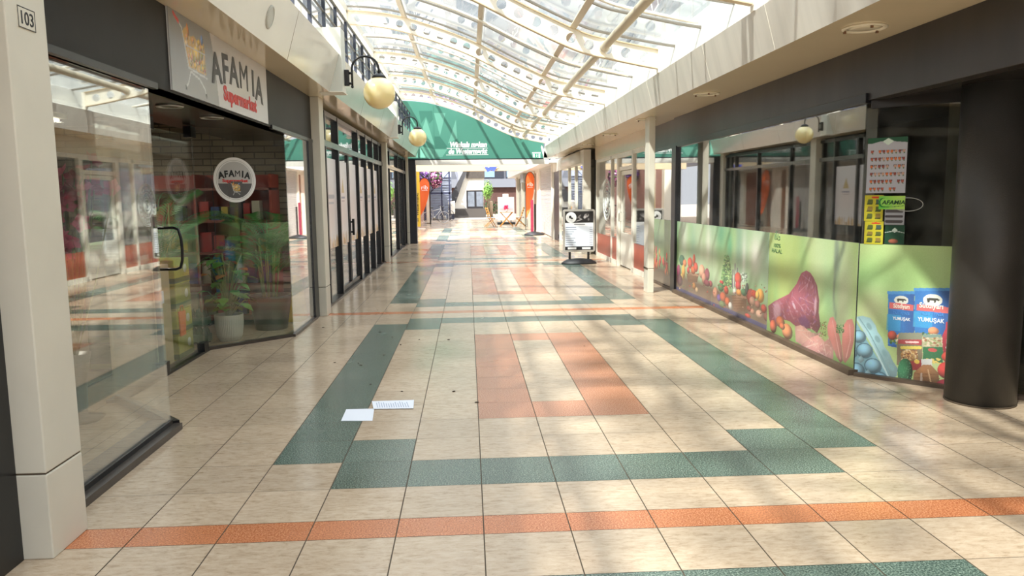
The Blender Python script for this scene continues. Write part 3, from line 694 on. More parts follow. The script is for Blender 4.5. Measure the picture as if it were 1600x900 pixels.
# railing above the left canopy
rl = wthing('balustrade', 'dark steel balustrade with glass infill running along the top of the left canopy', 'balustrade', (-1.90, 11.5, 3.45))
for z_, r_ in ((4.39, .024), (4.09, .016), (3.85, .016)):
    b = MB(); b.tube([(-1.90, -3, z_), (-1.90, 26, z_)], r_, 10); b.build('rail', mat('rail_steel', (96, 96, 92), .4, metal=.4), rl)
for y in np.arange(-2.6, 26, .95):
    b = MB(); b.box(-1.925, y-.025, 3.386, -1.88, y+.025, 4.38); b.build('post', mat('rail_post', (50, 56, 70), .45), rl)
b = MB(); b.box(-1.932, -3, 3.86, -1.927, 26, 4.34); b.build('glass_infill', M_glass, rl)
# upper storey left, seen through the glass
u = MB(); u.box(-7.4, 4, 3.3, -7.0, 50, 9.4)
struct('wall_upper_left', u, brickmat('upper_brick', (128, 128, 130), (112, 114, 118), (150, 150, 150), 1.0, axis='YZ'))
u = MB(); u.box(5.2, 3, 3.3, 5.6, 46, 9.0)
struct('wall_upper_right', u, mat('upper_panels', (138, 144, 150), .5, var=.22, scale=1.6, stretch=(1, .35, 2.2)))
for k, y in enumerate(np.arange(2, 30, 3.6)):
    w = sroot('window_%d' % (40+k)); b = MB()
    for q_ in ((y, 4.0, y+.07, 6.4), (y+2.2, 4.0, y+2.27, 6.4), (y+1.1, 4.0, y+1.16, 6.4), (y, 6.4, y+2.27, 6.48), (y, 3.95, y+2.27, 4.02)): b.box(5.16, q_[0], q_[1], 5.2, q_[2], q_[3])
    b.build('window_frame', mat('grey_window_frame', (120, 124, 128), .4), w); b = MB(); b.box(5.18, y+.07, 4.02, 5.19, y+2.2, 6.4); b.build('pane', mat('grey_pane', (120, 132, 140), .08), w)
for k, y in enumerate(np.arange(6, 46, 3.4)):
    w = sroot('window_%d' % (20+k))
    for z_ in (4.2, 6.7):
        b = MB()
        for q_ in ((y, z_, y+.08, z_+1.8), (y+2.0, z_, y+2.08, z_+1.8), (y+1.0, z_, y+1.06, z_+1.8), (y, z_+1.8, y+2.08, z_+1.88), (y, z_-.08, y+2.08, z_)): b.box(-7.0, q_[0], q_[1], -6.95, q_[2], q_[3])
        b.build('window_frame', mat('blue_frame', (58, 66, 96), .4), w); b = MB(); b.box(-6.99, y+.08, z_, -6.98, y+2.0, z_+1.8); b.build('pane', mat('pale_pane', (150, 162, 184), .08), w)

# wedge brackets and globe lamps
def opal():
    m = mat('opal_globe', (250, 226, 176), .18, spec=.6, coat=.4); b_ = m.node_tree.nodes['Principled BSDF']
    b_.inputs['Subsurface Weight'].default_value = 1.0; b_.inputs['Subsurface Radius'].default_value = (1, .9, .7); b_.inputs['Subsurface Scale'].default_value = .25; return m
def lamp(y, label, blabel):
    t = thing('canopy_bracket', blabel, 'bracket', (0, y, 0), 0, 'box brackets on the left canopy')
    b = MB(); b.box(-1.86, -.17, 2.925, -1.55, .13, 3.71); b.build('box', mat('bracket_paint', (214, 216, 206), .35), t, bevel=.004)
    b = MB(); b.box(-1.85, -.18, 2.918, -1.54, .14, 2.928); b.build('base_lip', M_white, t)
    g_ = thing('globe_lamp', label, 'lamp', (-1.545, y+.02, 3.02), 0, 'globe lamps on the left canopy')
    b = MB(); b.box(-.015, -.035, 0, .055, .035, .20); b.build('wall_plate', M_frame, g_, bevel=.006)
    b = MB(); pts = [(.09, 0, -.01), (.09, 0, .20)]
    for k in range(0, 13):
        w = PI-PI*k/12; pts.append((.09+.17+.17*math.cos(w), 0, .215+.155*math.sin(w)))
    pts.append((.43, 0, .155)); b.tube(pts, .014, 12); b.tube([(.05, 0, .16), (.09, 0, .16)], .016, 8); b.tube([(.05, 0, .03), (.09, 0, .03)], .016, 8); b.ball((.09, 0, -.012), .018, n=8)
    b.build('arm', M_frame, g_)
    b = MB(); b.lathe([(.02, .155), (.05, .15), (.085, .122), (.09, .098), (.07, .092)], (.43, 0, 0), 28); b.build('cap', M_frame, g_)
    b = MB(); b.ball((.43, 0, -.09), .203, n=28); b.build('globe', opal(), g_)
lamp(10.02, 'cream globe lamp on a black curved arm, nearer of the two on the left', 'pale box bracket carrying the nearer globe lamp')
lamp(17.5, 'cream globe lamp on a black curved arm, farther one in front of the green banner', 'pale box bracket carrying the farther globe lamp')
#PART3
# ------------------------------------------------------------------ right shop with the food mural
b = MB(); b.box(3.37, -3, 2.36, 3.5, 12.35, 2.82); b.box(3.43, 12.35, 2.36, 3.5, 14.25, 2.82); struct('trim_10', b, M_blackR, .003)
b = MB(); b.box(3.345, 6.3, 2.335, 3.43, 12.5, 2.42); b.box(3.40, 12.5, 2.3, 3.47, 14.25, 2.40); struct('trim_11', b, M_frame, .004)
b = MB(); b.prism([(3.38, -3), (8, -3), (8, 6.4), (3.38, 6.4)], lambda u, v, w: (u, v, w), 2.362, 2.40); b.slab((3.42, 6.32), (4.9, 4.84), .04, 2.29, 2.362, -1); struct('ceiling_right_recess', b, mat('recess_soffit', (40, 36, 33)))
w6 = sroot('window_6')
b = MB(); b.box(3.375, 6.34, .05, 3.385, 12.08, 2.34); b.box(3.375, 12.32, .05, 3.385, 14.2, 2.34); b.slab((3.385, 6.335), (4.75, 4.97), .01, .03, 2.30); b.build('pane', M_glassR, w6)
b = MB(); b.box(3.33, 12.08, 0, 3.42, 12.32, 2.36); b.build('mullion', M_frame, w6)
b = MB(); b.box(3.30, 6.30, 0, 3.40, 12.08, .05); b.box(3.34, 12.3, 0, 3.40, 14.25, .04); b.slab((3.36, 6.30), (4.75, 4.91), .08, 0, .03); b.build('window_sill', mat('sill_dusty', (96, 80, 66), .5, var=.3, scale=4), w6)
b = MB(); b.use(mat('room_brown', (104, 92, 74), .8, var=.2, scale=.8)).box(7.5, 2.5, 0, 7.6, 14.2, 2.8).box(3.5, 14.15, 0, 7.6, 14.25, 2.8).box(4.9, 4.7, 0, 7.6, 4.8, 2.4).box(4.85, -3, 0, 4.95, 4.8, 2.4)
b.use(mat('room_ceiling', (120, 114, 100), .8)).box(3.5, 4.8, 2.76, 7.5, 14.15, 2.80)
b.use(mat('room_floor', (112, 98, 80), .5)).box(5.1, 4.8, -.001, 7.5, 14.15, .006)
struct('wall_shop_right', b)
b = MB()
for (x, y) in ((5.2, 11.5), (5.6, 8.2)): b.box(x, y, 0, x+.45, y+.45, 2.76)
struct('trim_12', b, mat('inner_column', (150, 142, 122), .8, var=.15))
cl = wthing('round_column', 'thick round dark grey column standing at the right edge', 'column', (3.88, 5.42, 0))
b = MB(); b.lathe([(.24, 0), (.24, 2.362)], (3.88, 5.42, 0), 64); b.build('shaft', mat('column_paint', (64, 61, 57), .42, var=.22, scale=2.5, bump=.15, bscale=160, spec=.4), cl)
b = MB(); b.lathe([(.243, 0), (.243, .012)], (3.88, 5.42, 0), 64); b.build('foot_joint', M_grout, cl)

mu = wthing('window_mural', 'long printed food mural of vegetables, meat and groceries along the lower right shop window', 'mural', (3.366, 9, .045))
def bokeh(A, seed, pal, n=40, big=.5):
    rg = np.random.RandomState(seed)
    for _ in range(n):
        A.blob(rg.uniform(0, A.w), rg.uniform(A.h*.15, A.h*1.05), rg.uniform(.12, big)*.6, rg.uniform(.2, big), pal[rg.randint(len(pal))], rg.uniform(.25, .6))
PALG = [(60, 132, 92), (112, 166, 92), (176, 200, 160), (206, 206, 186), (80, 150, 110), (146, 186, 96), (90, 140, 120), (200, 210, 180)]
def mp(f, px, py): p = on(px, py, 0, 3.366); return (f-p.y, p.z-.045)
RED = [(206, 52, 38), (222, 84, 44), (190, 36, 40), (230, 120, 60)]
def basket(A, Q, cx, cy, w, h):                 # Q maps crop pixels to the panel
    A.poly([Q(cx-w, cy), Q(cx+w, cy), Q(cx+w*.72, cy+h), Q(cx-w*.72, cy+h)], (136, 88, 62), shade=.5)
    for k in range(6): A.line([Q(cx-w*(1-.05*k), cy+h*k/6), Q(cx+w*(1-.05*k), cy+h*k/6)], .004, (104, 64, 44))
    x1, y1 = Q(cx, cy); x2, _ = Q(cx+w, cy); A.ell(x1, y1, x2-x1, .022, (168, 112, 84)); 
# panels with vegetables (far part)
YA = 12.06
A = Art(YA-8.30, 1.112, .0075, (120, 166, 116)); bokeh(A, 5, PALG, 70, .45)
Q = lambda u, v: mp(YA, 1020+u/4.5, 340+v/4.5)
A.blob(*Q(390, 180), .12, .35, (222, 224, 208), .8); A.blob(*Q(220, 150), .16, .3, (214, 220, 196), .7); A.blob(*Q(720, 260), .2, .3, (226, 220, 208), .9); A.blob(*Q(540, 200), .1, .2, (60, 150, 100), .8); A.blob(*Q(640, 300), .06, .3, (220, 222, 212), .7); A.blob(*Q(480, 120), .2, .25, (48, 130, 92), .7)
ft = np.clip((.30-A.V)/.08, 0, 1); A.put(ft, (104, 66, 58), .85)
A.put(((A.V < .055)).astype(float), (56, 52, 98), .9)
rg = random.Random(11)
def veg(cx, cy, rx, ry, col, shade=.5): 
    x, y = Q(cx, cy); x2, y2 = Q(cx+rx, cy); x3, y3 = Q(cx, cy-ry); A.ell(x, y, abs(x2-x), abs(y3-y), col, shade=shade)
# leafy bush and tall greens
for _ in range(520):
    t_ = rg.random(); cx_ = 520+rg.uniform(-42, 42)*(1-t_*.8); veg(cx_, 480-t_*210, 9, 7, rg.choice([(70, 130, 60), (110, 160, 80), (50, 100, 50), (140, 176, 100)]))
for (x_, y_, l_) in ((575, 480, 150), (590, 470, 110), (560, 490, 120)): A.line([Q(x_, y_), Q(x_+4, y_-l_)], .016, (96, 70, 104)); A.line([Q(x_+6, y_), Q(x_+9, y_-l_*.7)], .008, (230, 220, 214))
for _ in range(30): veg(640+rg.uniform(-18, 18), 430+rg.uniform(-40, 20), 9, 8, rg.choice([(190, 206, 190), (120, 150, 120)]))
basket(A, Q, 610, 548, 55, 110); basket(A, Q, 280, 395, 44, 60)
for (x_, y_, rx, ry, c) in ((600, 430, 24, 45, RED[0]), (600, 480, 20, 34, RED[2]), (575, 520, 13, 22, (236, 226, 214)), (606, 528, 20, 25, (238, 140, 60)), (640, 525, 20, 26, (50, 96, 60)), (662, 500, 13, 42, (52, 62, 60)), (690, 560, 30, 60, (150, 40, 40)),
    (712, 540, 24, 32, RED[0]), (755, 550, 28, 50, (236, 150, 52)), (735, 545, 14, 32, (240, 176, 70)), (440, 530, 18, 40, (236, 150, 120)), (466, 565, 15, 26, (104, 70, 160)), (495, 560, 24, 35, (224, 90, 60)), (517, 510, 16, 30, RED[0]), (525, 590, 18, 30, RED[1]), (484, 455, 15, 14, RED[2]), (478, 490, 20, 30, (60, 120, 66)),
    (700, 590, 22, 34, (196, 140, 120)), (736, 610, 20, 28, (170, 96, 84)), (750, 680, 26, 30, (220, 164, 140)), (700, 660, 18, 20, (190, 120, 100)), (676, 640, 16, 18, (160, 60, 60)), (780, 640, 20, 30, (200, 56, 50)), (668, 690, 22, 14, (214, 50, 44)), (545, 620, 14, 26, (232, 226, 220)), (488, 610, 24, 24, (90, 110, 70)), (800, 700, 22, 30, (120, 60, 56)),
    (182, 380, 14, 50, (150, 40, 84)), (205, 300, 20, 38, (40, 92, 66)), (225, 320, 13, 26, (230, 110, 64)), (215, 380, 13, 50, (240, 160, 60)), (205, 420, 11, 28, (236, 176, 80)), (290, 300, 10, 44, (196, 60, 40)), (262, 320, 18, 40, RED[0]), (284, 370, 17, 28, RED[1]), (303, 350, 15, 34, RED[0]), (250, 370, 10, 24, RED[2]), (345, 380, 22, 50, (222, 150, 120)), (382, 400, 18, 44, (140, 50, 70)), (360, 430, 16, 40, (206, 130, 110)), (405, 465, 16, 22, (160, 50, 70)), (290, 480, 14, 24, (196, 120, 60)), (310, 510, 12, 20, (200, 160, 120)), (190, 440, 20, 40, (90, 40, 60)), (380, 460, 22, 24, (130, 40, 60))): veg(x_, y_, rx, ry, c)
for q in range(60): veg(rg.uniform(170, 800), rg.uniform(600, 700) if rg.random() < .5 else 470+rg.uniform(0, 60), 5, 5, rg.choice([(180, 60, 50), (120, 60, 50), (90, 110, 60), (210, 160, 130)]), .3)
A.line([(YA-10.26, 0), (YA-10.26, 1.112)], .003, (110, 130, 110)); A.grain(3)
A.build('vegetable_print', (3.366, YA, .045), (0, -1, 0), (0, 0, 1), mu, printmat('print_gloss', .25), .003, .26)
# meat panel
YBm = 8.292
A = Art(YBm-6.345, 1.112, .005, (150, 186, 96)); bokeh(A, 9, [(150, 196, 80), (176, 200, 110), (110, 170, 84), (188, 206, 150), (170, 190, 90), (84, 160, 96), (160, 180, 90)], 60, .45)
Q = lambda u, v: mp(YBm, 1190+u/3.75, 350+v/3.75)
A.blob(*Q(470, 450), .14, .5, (186, 196, 150), .8)
for p_, r_ in [((440, 110), .035), ((440, 150), .04), ((438, 190), .04), ((436, 230), .035), ((434, 270), .03), ((430, 310), .025), ((426, 350), .022), ((424, 390), .02), ((422, 430), .02), ((426, 480), .022), ((434, 530), .025), ((480, 130), .03), ((470, 170), .03), ((458, 210), .03), ((448, 250), .03)]: A.blob(*Q(*p_), r_, .06, (92, 112, 92), .6)
A.blob(*Q(440, 180), .05, .2, (92, 110, 92), .6)
g_ = np.clip((.14-A.V)/.07, 0, 1); A.put(g_, (96, 136, 60), .8)
leg_ = [(262, 272), (285, 285), (303, 312), (325, 360), (337, 440), (335, 520), (345, 600), (325, 640), (290, 612), (240, 615), (200, 600), (165, 570), (130, 560), (90, 600), (60, 612), (45, 560), (38, 480), (75, 452), (120, 430), (160, 410), (205, 350), (232, 288)]
A.poly([Q(*p) for p in leg_], (146, 52, 78), shade=.6)
rg = random.Random(21)
import itertools
def inleg(u, v):
    c = False; n = len(leg_)
    for k in range(n):
        (x1, y1), (x2, y2) = leg_[k], leg_[(k+1) % n]
        if (y1 > v) != (y2 > v) and u < (x2-x1)*(v-y1)/(y2-y1)+x1: c = not c
    return c
for _ in range(420):
    u = rg.uniform(45, 345); v = rg.uniform(275, 615)
    if not (inleg(u, v) and inleg(u+14, v) and inleg(u-14, v) and inleg(u, v-14) and inleg(u, v+14)): continue
    x, y = Q(u, v); an = 1.1 if v < 430 else rg.uniform(-.7, .6)
    A.ell(x, y, rg.uniform(.012, .045), rg.uniform(.003, .012), rg.choice([(196, 120, 160), (110, 30, 70), (170, 60, 90), (206, 150, 186), (104, 50, 120), (150, 40, 60), (134, 60, 120), (190, 96, 120)]), .5, ang=an+rg.uniform(-.3, .3), soft=.7)
A.ell(*Q(90, 510), .10, .10, (206, 150, 176), .75, soft=.6); A.ell(*Q(190, 480), .05, .02, (222, 190, 214), .8, ang=-.6, soft=.5); A.ell(*Q(250, 575), .13, .05, (96, 36, 96), .8, soft=.5); A.ell(*Q(315, 480), .025, .09, (216, 170, 190), .7, soft=.5)
for p1, p2 in (((240, 300), (290, 340)), ((270, 350), (220, 400)), ((180, 420), (260, 520)), ((140, 440), (190, 560)), ((310, 330), (325, 460)), ((60, 480), (100, 540)), ((225, 430), (310, 470))): A.line([Q(*p1), Q(*p2)], .0035, (214, 160, 186), .45)
A.poly([Q(*p) for p in ((195, 600), (230, 592), (300, 640), (345, 640), (330, 690), (300, 700), (240, 710), (200, 690))], (214, 150, 140), shade=.5)
A.poly([Q(*p) for p in ((230, 710), (290, 665), (330, 650), (370, 690), (405, 660), (424, 720), (418, 800), (400, 812), (330, 785), (270, 750))], (206, 134, 130), shade=.5)
for _ in range(160):
    u = rg.uniform(205, 415); v = rg.uniform(600, 800)
    if v-600 > (u-205)*1.25 or (v < 640 and u > 320) or v < 600+(u-330)*.9: continue
    x, y = Q(u, v); A.ell(x, y, rg.uniform(.01, .04), rg.uniform(.003, .01), rg.choice([(232, 180, 172), (196, 110, 112), (240, 200, 190), (206, 140, 140), (180, 96, 110)]), .5, ang=rg.uniform(-1, 1), soft=.7)
for p1, p2 in (((240, 640), (300, 690)), ((260, 720), (330, 700)), ((360, 690), (380, 780)), ((330, 740), (400, 800)), ((210, 620), (280, 630))): A.line([Q(*p1), Q(*p2)], .005, (240, 200, 190), .7)
for (u, v, a_, b_, c) in ((68, 600, 20, 38, (196, 70, 44)), (110, 575, 26, 34, (206, 92, 52)), (150, 630, 32, 46, (222, 120, 70)), (120, 600, 16, 20, (214, 90, 50))):
    x, y = Q(u, v); x2, _ = Q(u+a_, v); _, y2 = Q(u, v-b_); A.ell(x, y, abs(x2-x), abs(y2-y), c, shade=.7)
A.poly([Q(*p) for p in ((384, 600), (400, 550), (420, 543), (436, 575), (452, 640), (470, 720), (476, 800), (462, 815), (440, 780), (410, 700), (388, 650))], (222, 120, 116), shade=.5)
A.poly([Q(*p) for p in ((478, 600), (500, 562), (530, 556), (545, 600), (540, 690), (520, 775), (490, 815), (478, 800), (470, 700), (474, 640))], (222, 118, 112), shade=.5)
A.line([Q(415, 570), Q(440, 680), Q(460, 790)], .008, (246, 180, 172), .6); A.line([Q(515, 590), Q(520, 680), Q(496, 780)], .008, (246, 180, 172), .6)
for _ in range(50): x, y = Q(460+rg.uniform(-22, 22), 615+rg.uniform(-24, 24)); A.ell(x, y, .008, .007, rg.choice([(40, 110, 50), (70, 150, 70), (30, 80, 40)]))
for _ in range(40): x, y = Q(360+rg.uniform(-18, 18), 620+rg.uniform(-45, 40)); A.ell(x, y, .008, .007, rg.choice([(90, 100, 40), (150, 60, 50), (70, 90, 40)]))
A.line([(.002, 0), (.002, 1.112)], .002, (206, 214, 180)); A.grain(3)
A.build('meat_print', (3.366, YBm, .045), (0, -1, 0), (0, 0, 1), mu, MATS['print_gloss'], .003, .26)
M_gt = mat('halal_green', (40, 92, 52), .4)
hp = on(1212, 388, 0, 3.36)
text('100%\nHALAL', 'halal_text', (3.3655, hp.y-.02, hp.z+.01), (0, -1, 0), (0, 0, 1), .062, M_gt, mu, .001, sx=1.5)
b = MB()
def stroke(pts, r): b.tube([(3.3655, (hp.y-.02)-u, hp.z+.10+v) for u, v in pts], r, 6)
stroke([(.075, .03), (.045, .035), (.07, .02), (.075, 0), (.04, -.006), (.02, .0)], .0045)
stroke([(.02, .06), (.015, .01), (-.01, .0), (-.03, .005), (-.02, .03)], .0045); stroke([(-.035, .09), (-.028, .04), (-.03, .005)], .0045); stroke([(-.055, .05), (-.06, .0), (-.045, -.005)], .0045)
b.build('arabic_halal', M_gt, mu)
# diagonal grocery panel
D0 = Vector((3.372, 6.328, 0)); DD = Vector((1, -1, 0)).normalized(); DN = Vector((-1, -1, 0)).normalized()
D0 = D0+DN*.010
def dq(px, py):
    d_ = CF+CR*((px-800)/FPX)-CU*((py-450)/FPX); t = ((D0-CAM).dot(DN))/d_.dot(DN); P_ = CAM+d_*t; return ((P_-D0).dot(DD), P_.z)
A = Art(1.08, 1.125, .0035, (156, 190, 100)); bokeh(A, 14, [(150, 200, 110), (190, 206, 140), (130, 180, 90), (206, 214, 150), (160, 190, 100), (120, 176, 84)], 36, .4)
Q = lambda u, v: (lambda a_: (a_[0], a_[1]-.03))(dq(1330+u/5, 430+v/5))
A.blob(*Q(100, 60), .2, .2, (120, 190, 100), .7); A.blob(*Q(160, 250), .15, .2, (214, 216, 160), .7)
# eggs in the blue box
A.poly([Q(*p) for p in ((20, 330), (60, 400), (300, 810), (10, 790))], (110, 168, 190))
for (u, v) in ((60, 480), (105, 590), (170, 710), (30, 640), (55, 750), (225, 800), (20, 560), (120, 650), (100, 500)):
    pass
for (u, v, r_) in ((12, 610, 34), (62, 480, 50), (105, 590, 60), (40, 745, 62), (170, 710, 62), (225, 810, 56)):
    x, y = Q(u, v); x2, _ = Q(u+r_, v); A.ell(x, y, abs(x2-x)*1.12, abs(x2-x)*1.12*.98, (60, 100, 124)); A.ell(x, y, abs(x2-x), abs(x2-x)*.95, (126, 186, 218), shade=.5)
for (u, v) in ((75, 660), (130, 770), (10, 520)):
    x, y = Q(u, v); A.poly([(x-.03, y), (x, y+.04), (x+.03, y), (x, y-.03)], (130, 170, 186), shade=.4)
lid = ((36, 325), (90, 318), (150, 335), (190, 390), (205, 440), (240, 490), (262, 560), (300, 610), (325, 670), (365, 730), (355, 790), (300, 812), (262, 750), (215, 660), (170, 570), (110, 460), (60, 380))
A.poly([Q(*p) for p in lid], (140, 188, 200), shade=.4)
A.line([Q(40, 335), Q(110, 440), Q(215, 640), (Q(298, 808))], .007, (178, 214, 220)); A.line([Q(60, 330), Q(140, 450), Q(240, 640), Q(300, 780)], .004, (100, 146, 160))
for (u, v) in ((140, 400), (205, 500), (262, 610), (315, 720)): x, y = Q(u, v); A.ell(x, y, .018, .032, (104, 150, 162), .8, ang=.5, soft=.5)
def can(u0, u1, v0, v1, k=1.):
    A.poly([Q(u0, v0+10), Q(u1, v0+10), Q(u1, v1), Q(u0, v1)], (24, 96, 190))
    n0, n1 = Q(u0, v0)[0], Q(u1, v0)[0]
    for i in range(8): A.poly([Q(u0+(u1-u0)*(.6+.05*i), v0+10), Q(u1, v0+10), Q(u1, v1), Q(u0+(u1-u0)*(.6+.05*i), v1)], (18, 50, 130), .16)
    A.put(((A.U > n0) & (A.U < n0+(n1-n0)*.55) & (A.V < Q(u0, v0+(v1-v0)*.42)[1]) & (A.V > Q(u0, v0+(v1-v0)*.72)[1])).astype(float), (30, 150, 220), .7)
    A.poly([Q(u0-6, v0-5), Q(u1+8, v0-5), Q(u1+8, v0+18), Q(u0-6, v0+18)], (46, 126, 206))
    cu = (u0+u1)/2; ww = (u1-u0)
    x, y = Q(cu, v0+ww*.32); A.ell(x, y, (n1-n0)*.27, (n1-n0)*.19, (232, 232, 222))
    cow = ((-.17, .07), (.12, .09), (.20, .03), (.17, -.02), (.10, .0), (.08, -.10), (.04, -.10), (.03, -.02), (-.08, -.02), (-.09, -.10), (-.14, -.10), (-.16, .0))
    A.poly([(x+a_*(n1-n0), y+b_*(n1-n0)*.8) for a_, b_ in cow], (30, 28, 26))
    x, y = Q(cu, v0+ww*.55); A.poly([(x-(n1-n0)*.46, y+.028), (x+(n1-n0)*.46, y+.020), (x+(n1-n0)*.46, y-.030), (x-(n1-n0)*.46, y-.026)], (212, 74, 78))
    for _ in range(40): xx, yy = Q(u0+rg.uniform(.05, .45)*ww, v1-rg.uniform(10, 70)); A.ell(xx, yy, .008, .008, rg.choice([(60, 110, 40), (150, 170, 50), (30, 70, 40)]))
    x, y = Q(cu+ww*.02, v1-ww*.30); A.ell(x, y, .04, .032, (232, 130, 84), shade=.4); x, y = Q(cu+ww*.05, v1-ww*.14); A.ell(x, y, .055, .022, (232, 216, 180), shade=.3)
can(288, 494, 130, 545); can(762, 1010, 160, 480); can(496, 778, 105, 520)
A.poly([Q(*p) for p in ((285, 540), (355, 545), (355, 566), (288, 552))], (24, 70, 170)); x, y = Q(320, 470); A.ell(x, y, .035, .04, (196, 60, 46), shade=.5)
A.poly([Q(*p) for p in ((370, 450), (556, 450), (556, 520), (365, 520))], (120, 122, 100)); A.poly([Q(*p) for p in ((360, 510), (556, 510), (556, 740), (355, 700))], (112, 96, 72))
A.poly([Q(*p) for p in ((368, 502), (552, 502), (552, 545), (368, 535))], (166, 40, 48)); A.line([Q(430, 522), Q(520, 524)], .008, (240, 190, 190)); A.line([Q(395, 566), Q(540, 566)], .012, (230, 206, 70))
x, y = Q(455, 630); A.ell(x, y, .068, .052, (200, 140, 70), shade=.3)
for _ in range(110): xx, yy = Q(455+rg.uniform(-62, 62), 630+rg.uniform(-50, 50)); A.ell(xx, yy, .007, .006, rg.choice([(226, 186, 120), (150, 80, 40), (236, 206, 160), (120, 60, 36)]))
A.poly([Q(*p) for p in ((420, 680), (552, 660), (552, 745), (430, 740))], (156, 36, 40)); x, y = Q(513, 675); A.ell(x, y, .02, .018, (240, 196, 60))
A.poly([Q(*p) for p in ((552, 480), (710, 480), (722, 560), (716, 690), (560, 680))], (176, 170, 130)); A.poly([Q(*p) for p in ((560, 462), (704, 462), (704, 488), (560, 488))], (110, 140, 130))
A.poly([Q(*p) for p in ((560, 560), (718, 560), (716, 690), (560, 670))], (26, 92, 50)); x, y = Q(635, 585); A.ell(x, y, .033, .016, (200, 60, 60))
for _ in range(60): xx, yy = Q(rg.uniform(560, 715), rg.uniform(490, 550)); A.ell(xx, yy, .010, .008, rg.choice([(200, 180, 140), (140, 150, 90), (220, 200, 170), (150, 90, 60)]))
for _ in range(30): xx, yy = Q(rg.uniform(580, 700), rg.uniform(650, 690)); A.ell(xx, yy, .010, .006, (232, 200, 90))
A.poly([Q(*p) for p in ((740, 366), (822, 366), (828, 420), (850, 460), (846, 560), (815, 690), (730, 680), (714, 560), (712, 470), (736, 420))], (166, 26, 44), shade=.4)
x, y = Q(760, 640); A.ell(x, y, .05, .045, (206, 50, 40), shade=.4); A.poly([Q(*p) for p in ((830, 580), (870, 540), (870, 700), (805, 690))], (226, 206, 90))
x, y = Q(420, 755); x2, _ = Q(480, 755); A.ell(x, y, abs(x2-x), .115, (26, 96, 56), shade=.7)
for _ in range(40): xx, yy = Q(420+rg.uniform(-45, 45), 755+rg.uniform(-80, 80)); A.ell(xx, yy, .004, .004, (60, 140, 90))
A.poly([Q(*p) for p in ((548, 655), (632, 655), (632, 715), (548, 715))], (216, 214, 214)); A.poly([Q(*p) for p in ((560, 700), (622, 700), (680, 760), (695, 860), (480, 845), (490, 760))], (168, 104, 60), shade=.5)
for v in (770, 800, 830): A.line([Q(492, v), Q(690, v+6)], .003, (120, 64, 36))
A.line([Q(548, 770), Q(548, 850)], .008, (220, 190, 170)); A.line([Q(600, 740), Q(625, 850)], .005, (220, 170, 120))
x, y = Q(750, 745); x2, _ = Q(828, 745); A.ell(x, y, abs(x2-x), abs(x2-x), (206, 44, 44), shade=.7); x, y = Q(760, 860); A.ell(x, y, .085, .05, (140, 24, 40), shade=.5)
A.grain(3)
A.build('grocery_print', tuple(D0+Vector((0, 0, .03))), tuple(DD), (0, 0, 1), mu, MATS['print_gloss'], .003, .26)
def dtext(s_, u, v, size, m, name='can_text', bold=.0, sx=1., off=.002, par_=mu, tilt=0., sh=0.):
    a_ = Q(u, v); p = D0+DD*a_[0]+DN*off+Vector((0, 0, .03+a_[1]))
    r_ = DD*math.cos(tilt)+Vector((0, 0, math.sin(tilt))); u_ = Vector((0, 0, math.cos(tilt)))-DD*math.sin(tilt)
    text(s_, name, tuple(p), tuple(r_), tuple(u_), size, m, par_, bold, sh, sx)
M_cr = mat('ink_cream', (246, 234, 220), .4); M_lb = mat('ink_light_blue', (96, 160, 226), .4); M_w2 = mat('ink_white', (238, 242, 246), .4)
dtext('Sütdiyarı', 392, 258, .050, M_cr, bold=.0012, sx=.72); dtext('Sütdiyarı', 625, 258, .062, M_cr, bold=.0015, sx=.82); dtext('Süt', 815, 288, .052, M_cr, bold=.001, sx=.9)
dtext('TAZE PEYNİR', 392, 308, .034, M_lb, sx=.62); dtext('TAZE PEYNİR', 622, 314, .042, M_lb, sx=.74)
dtext('YUMUŞAK', 392, 352, .036, M_w2, bold=.001, sx=.78); dtext('YUMUŞAK', 622, 366, .048, M_w2, bold=.001, sx=.85); dtext('ket\nçap', 775, 535, .048, M_w2, bold=.001)
# far panel of the mural past the mullion
A = Art(1.7, 1.112, .012, (110, 134, 84)); bokeh(A, 3, [(90, 130, 70), (140, 150, 100), (80, 110, 60)], 24, .4); A.put(np.clip((.30-A.V)/.08, 0, 1), (84, 60, 46), .9)
rg = random.Random(5)
for _ in range(46): A.ell(rg.uniform(0, 1.5), rg.uniform(.26, .62)*(.75 if rg.random() < .5 else 1), .05, .075, rg.choice(RED+[(196, 120, 60)]), shade=.5)
A.build('far_print', (3.366, 14.1, .045), (0, -1, 0), (0, 0, 1), mu, MATS['print_gloss'], .003, .26)

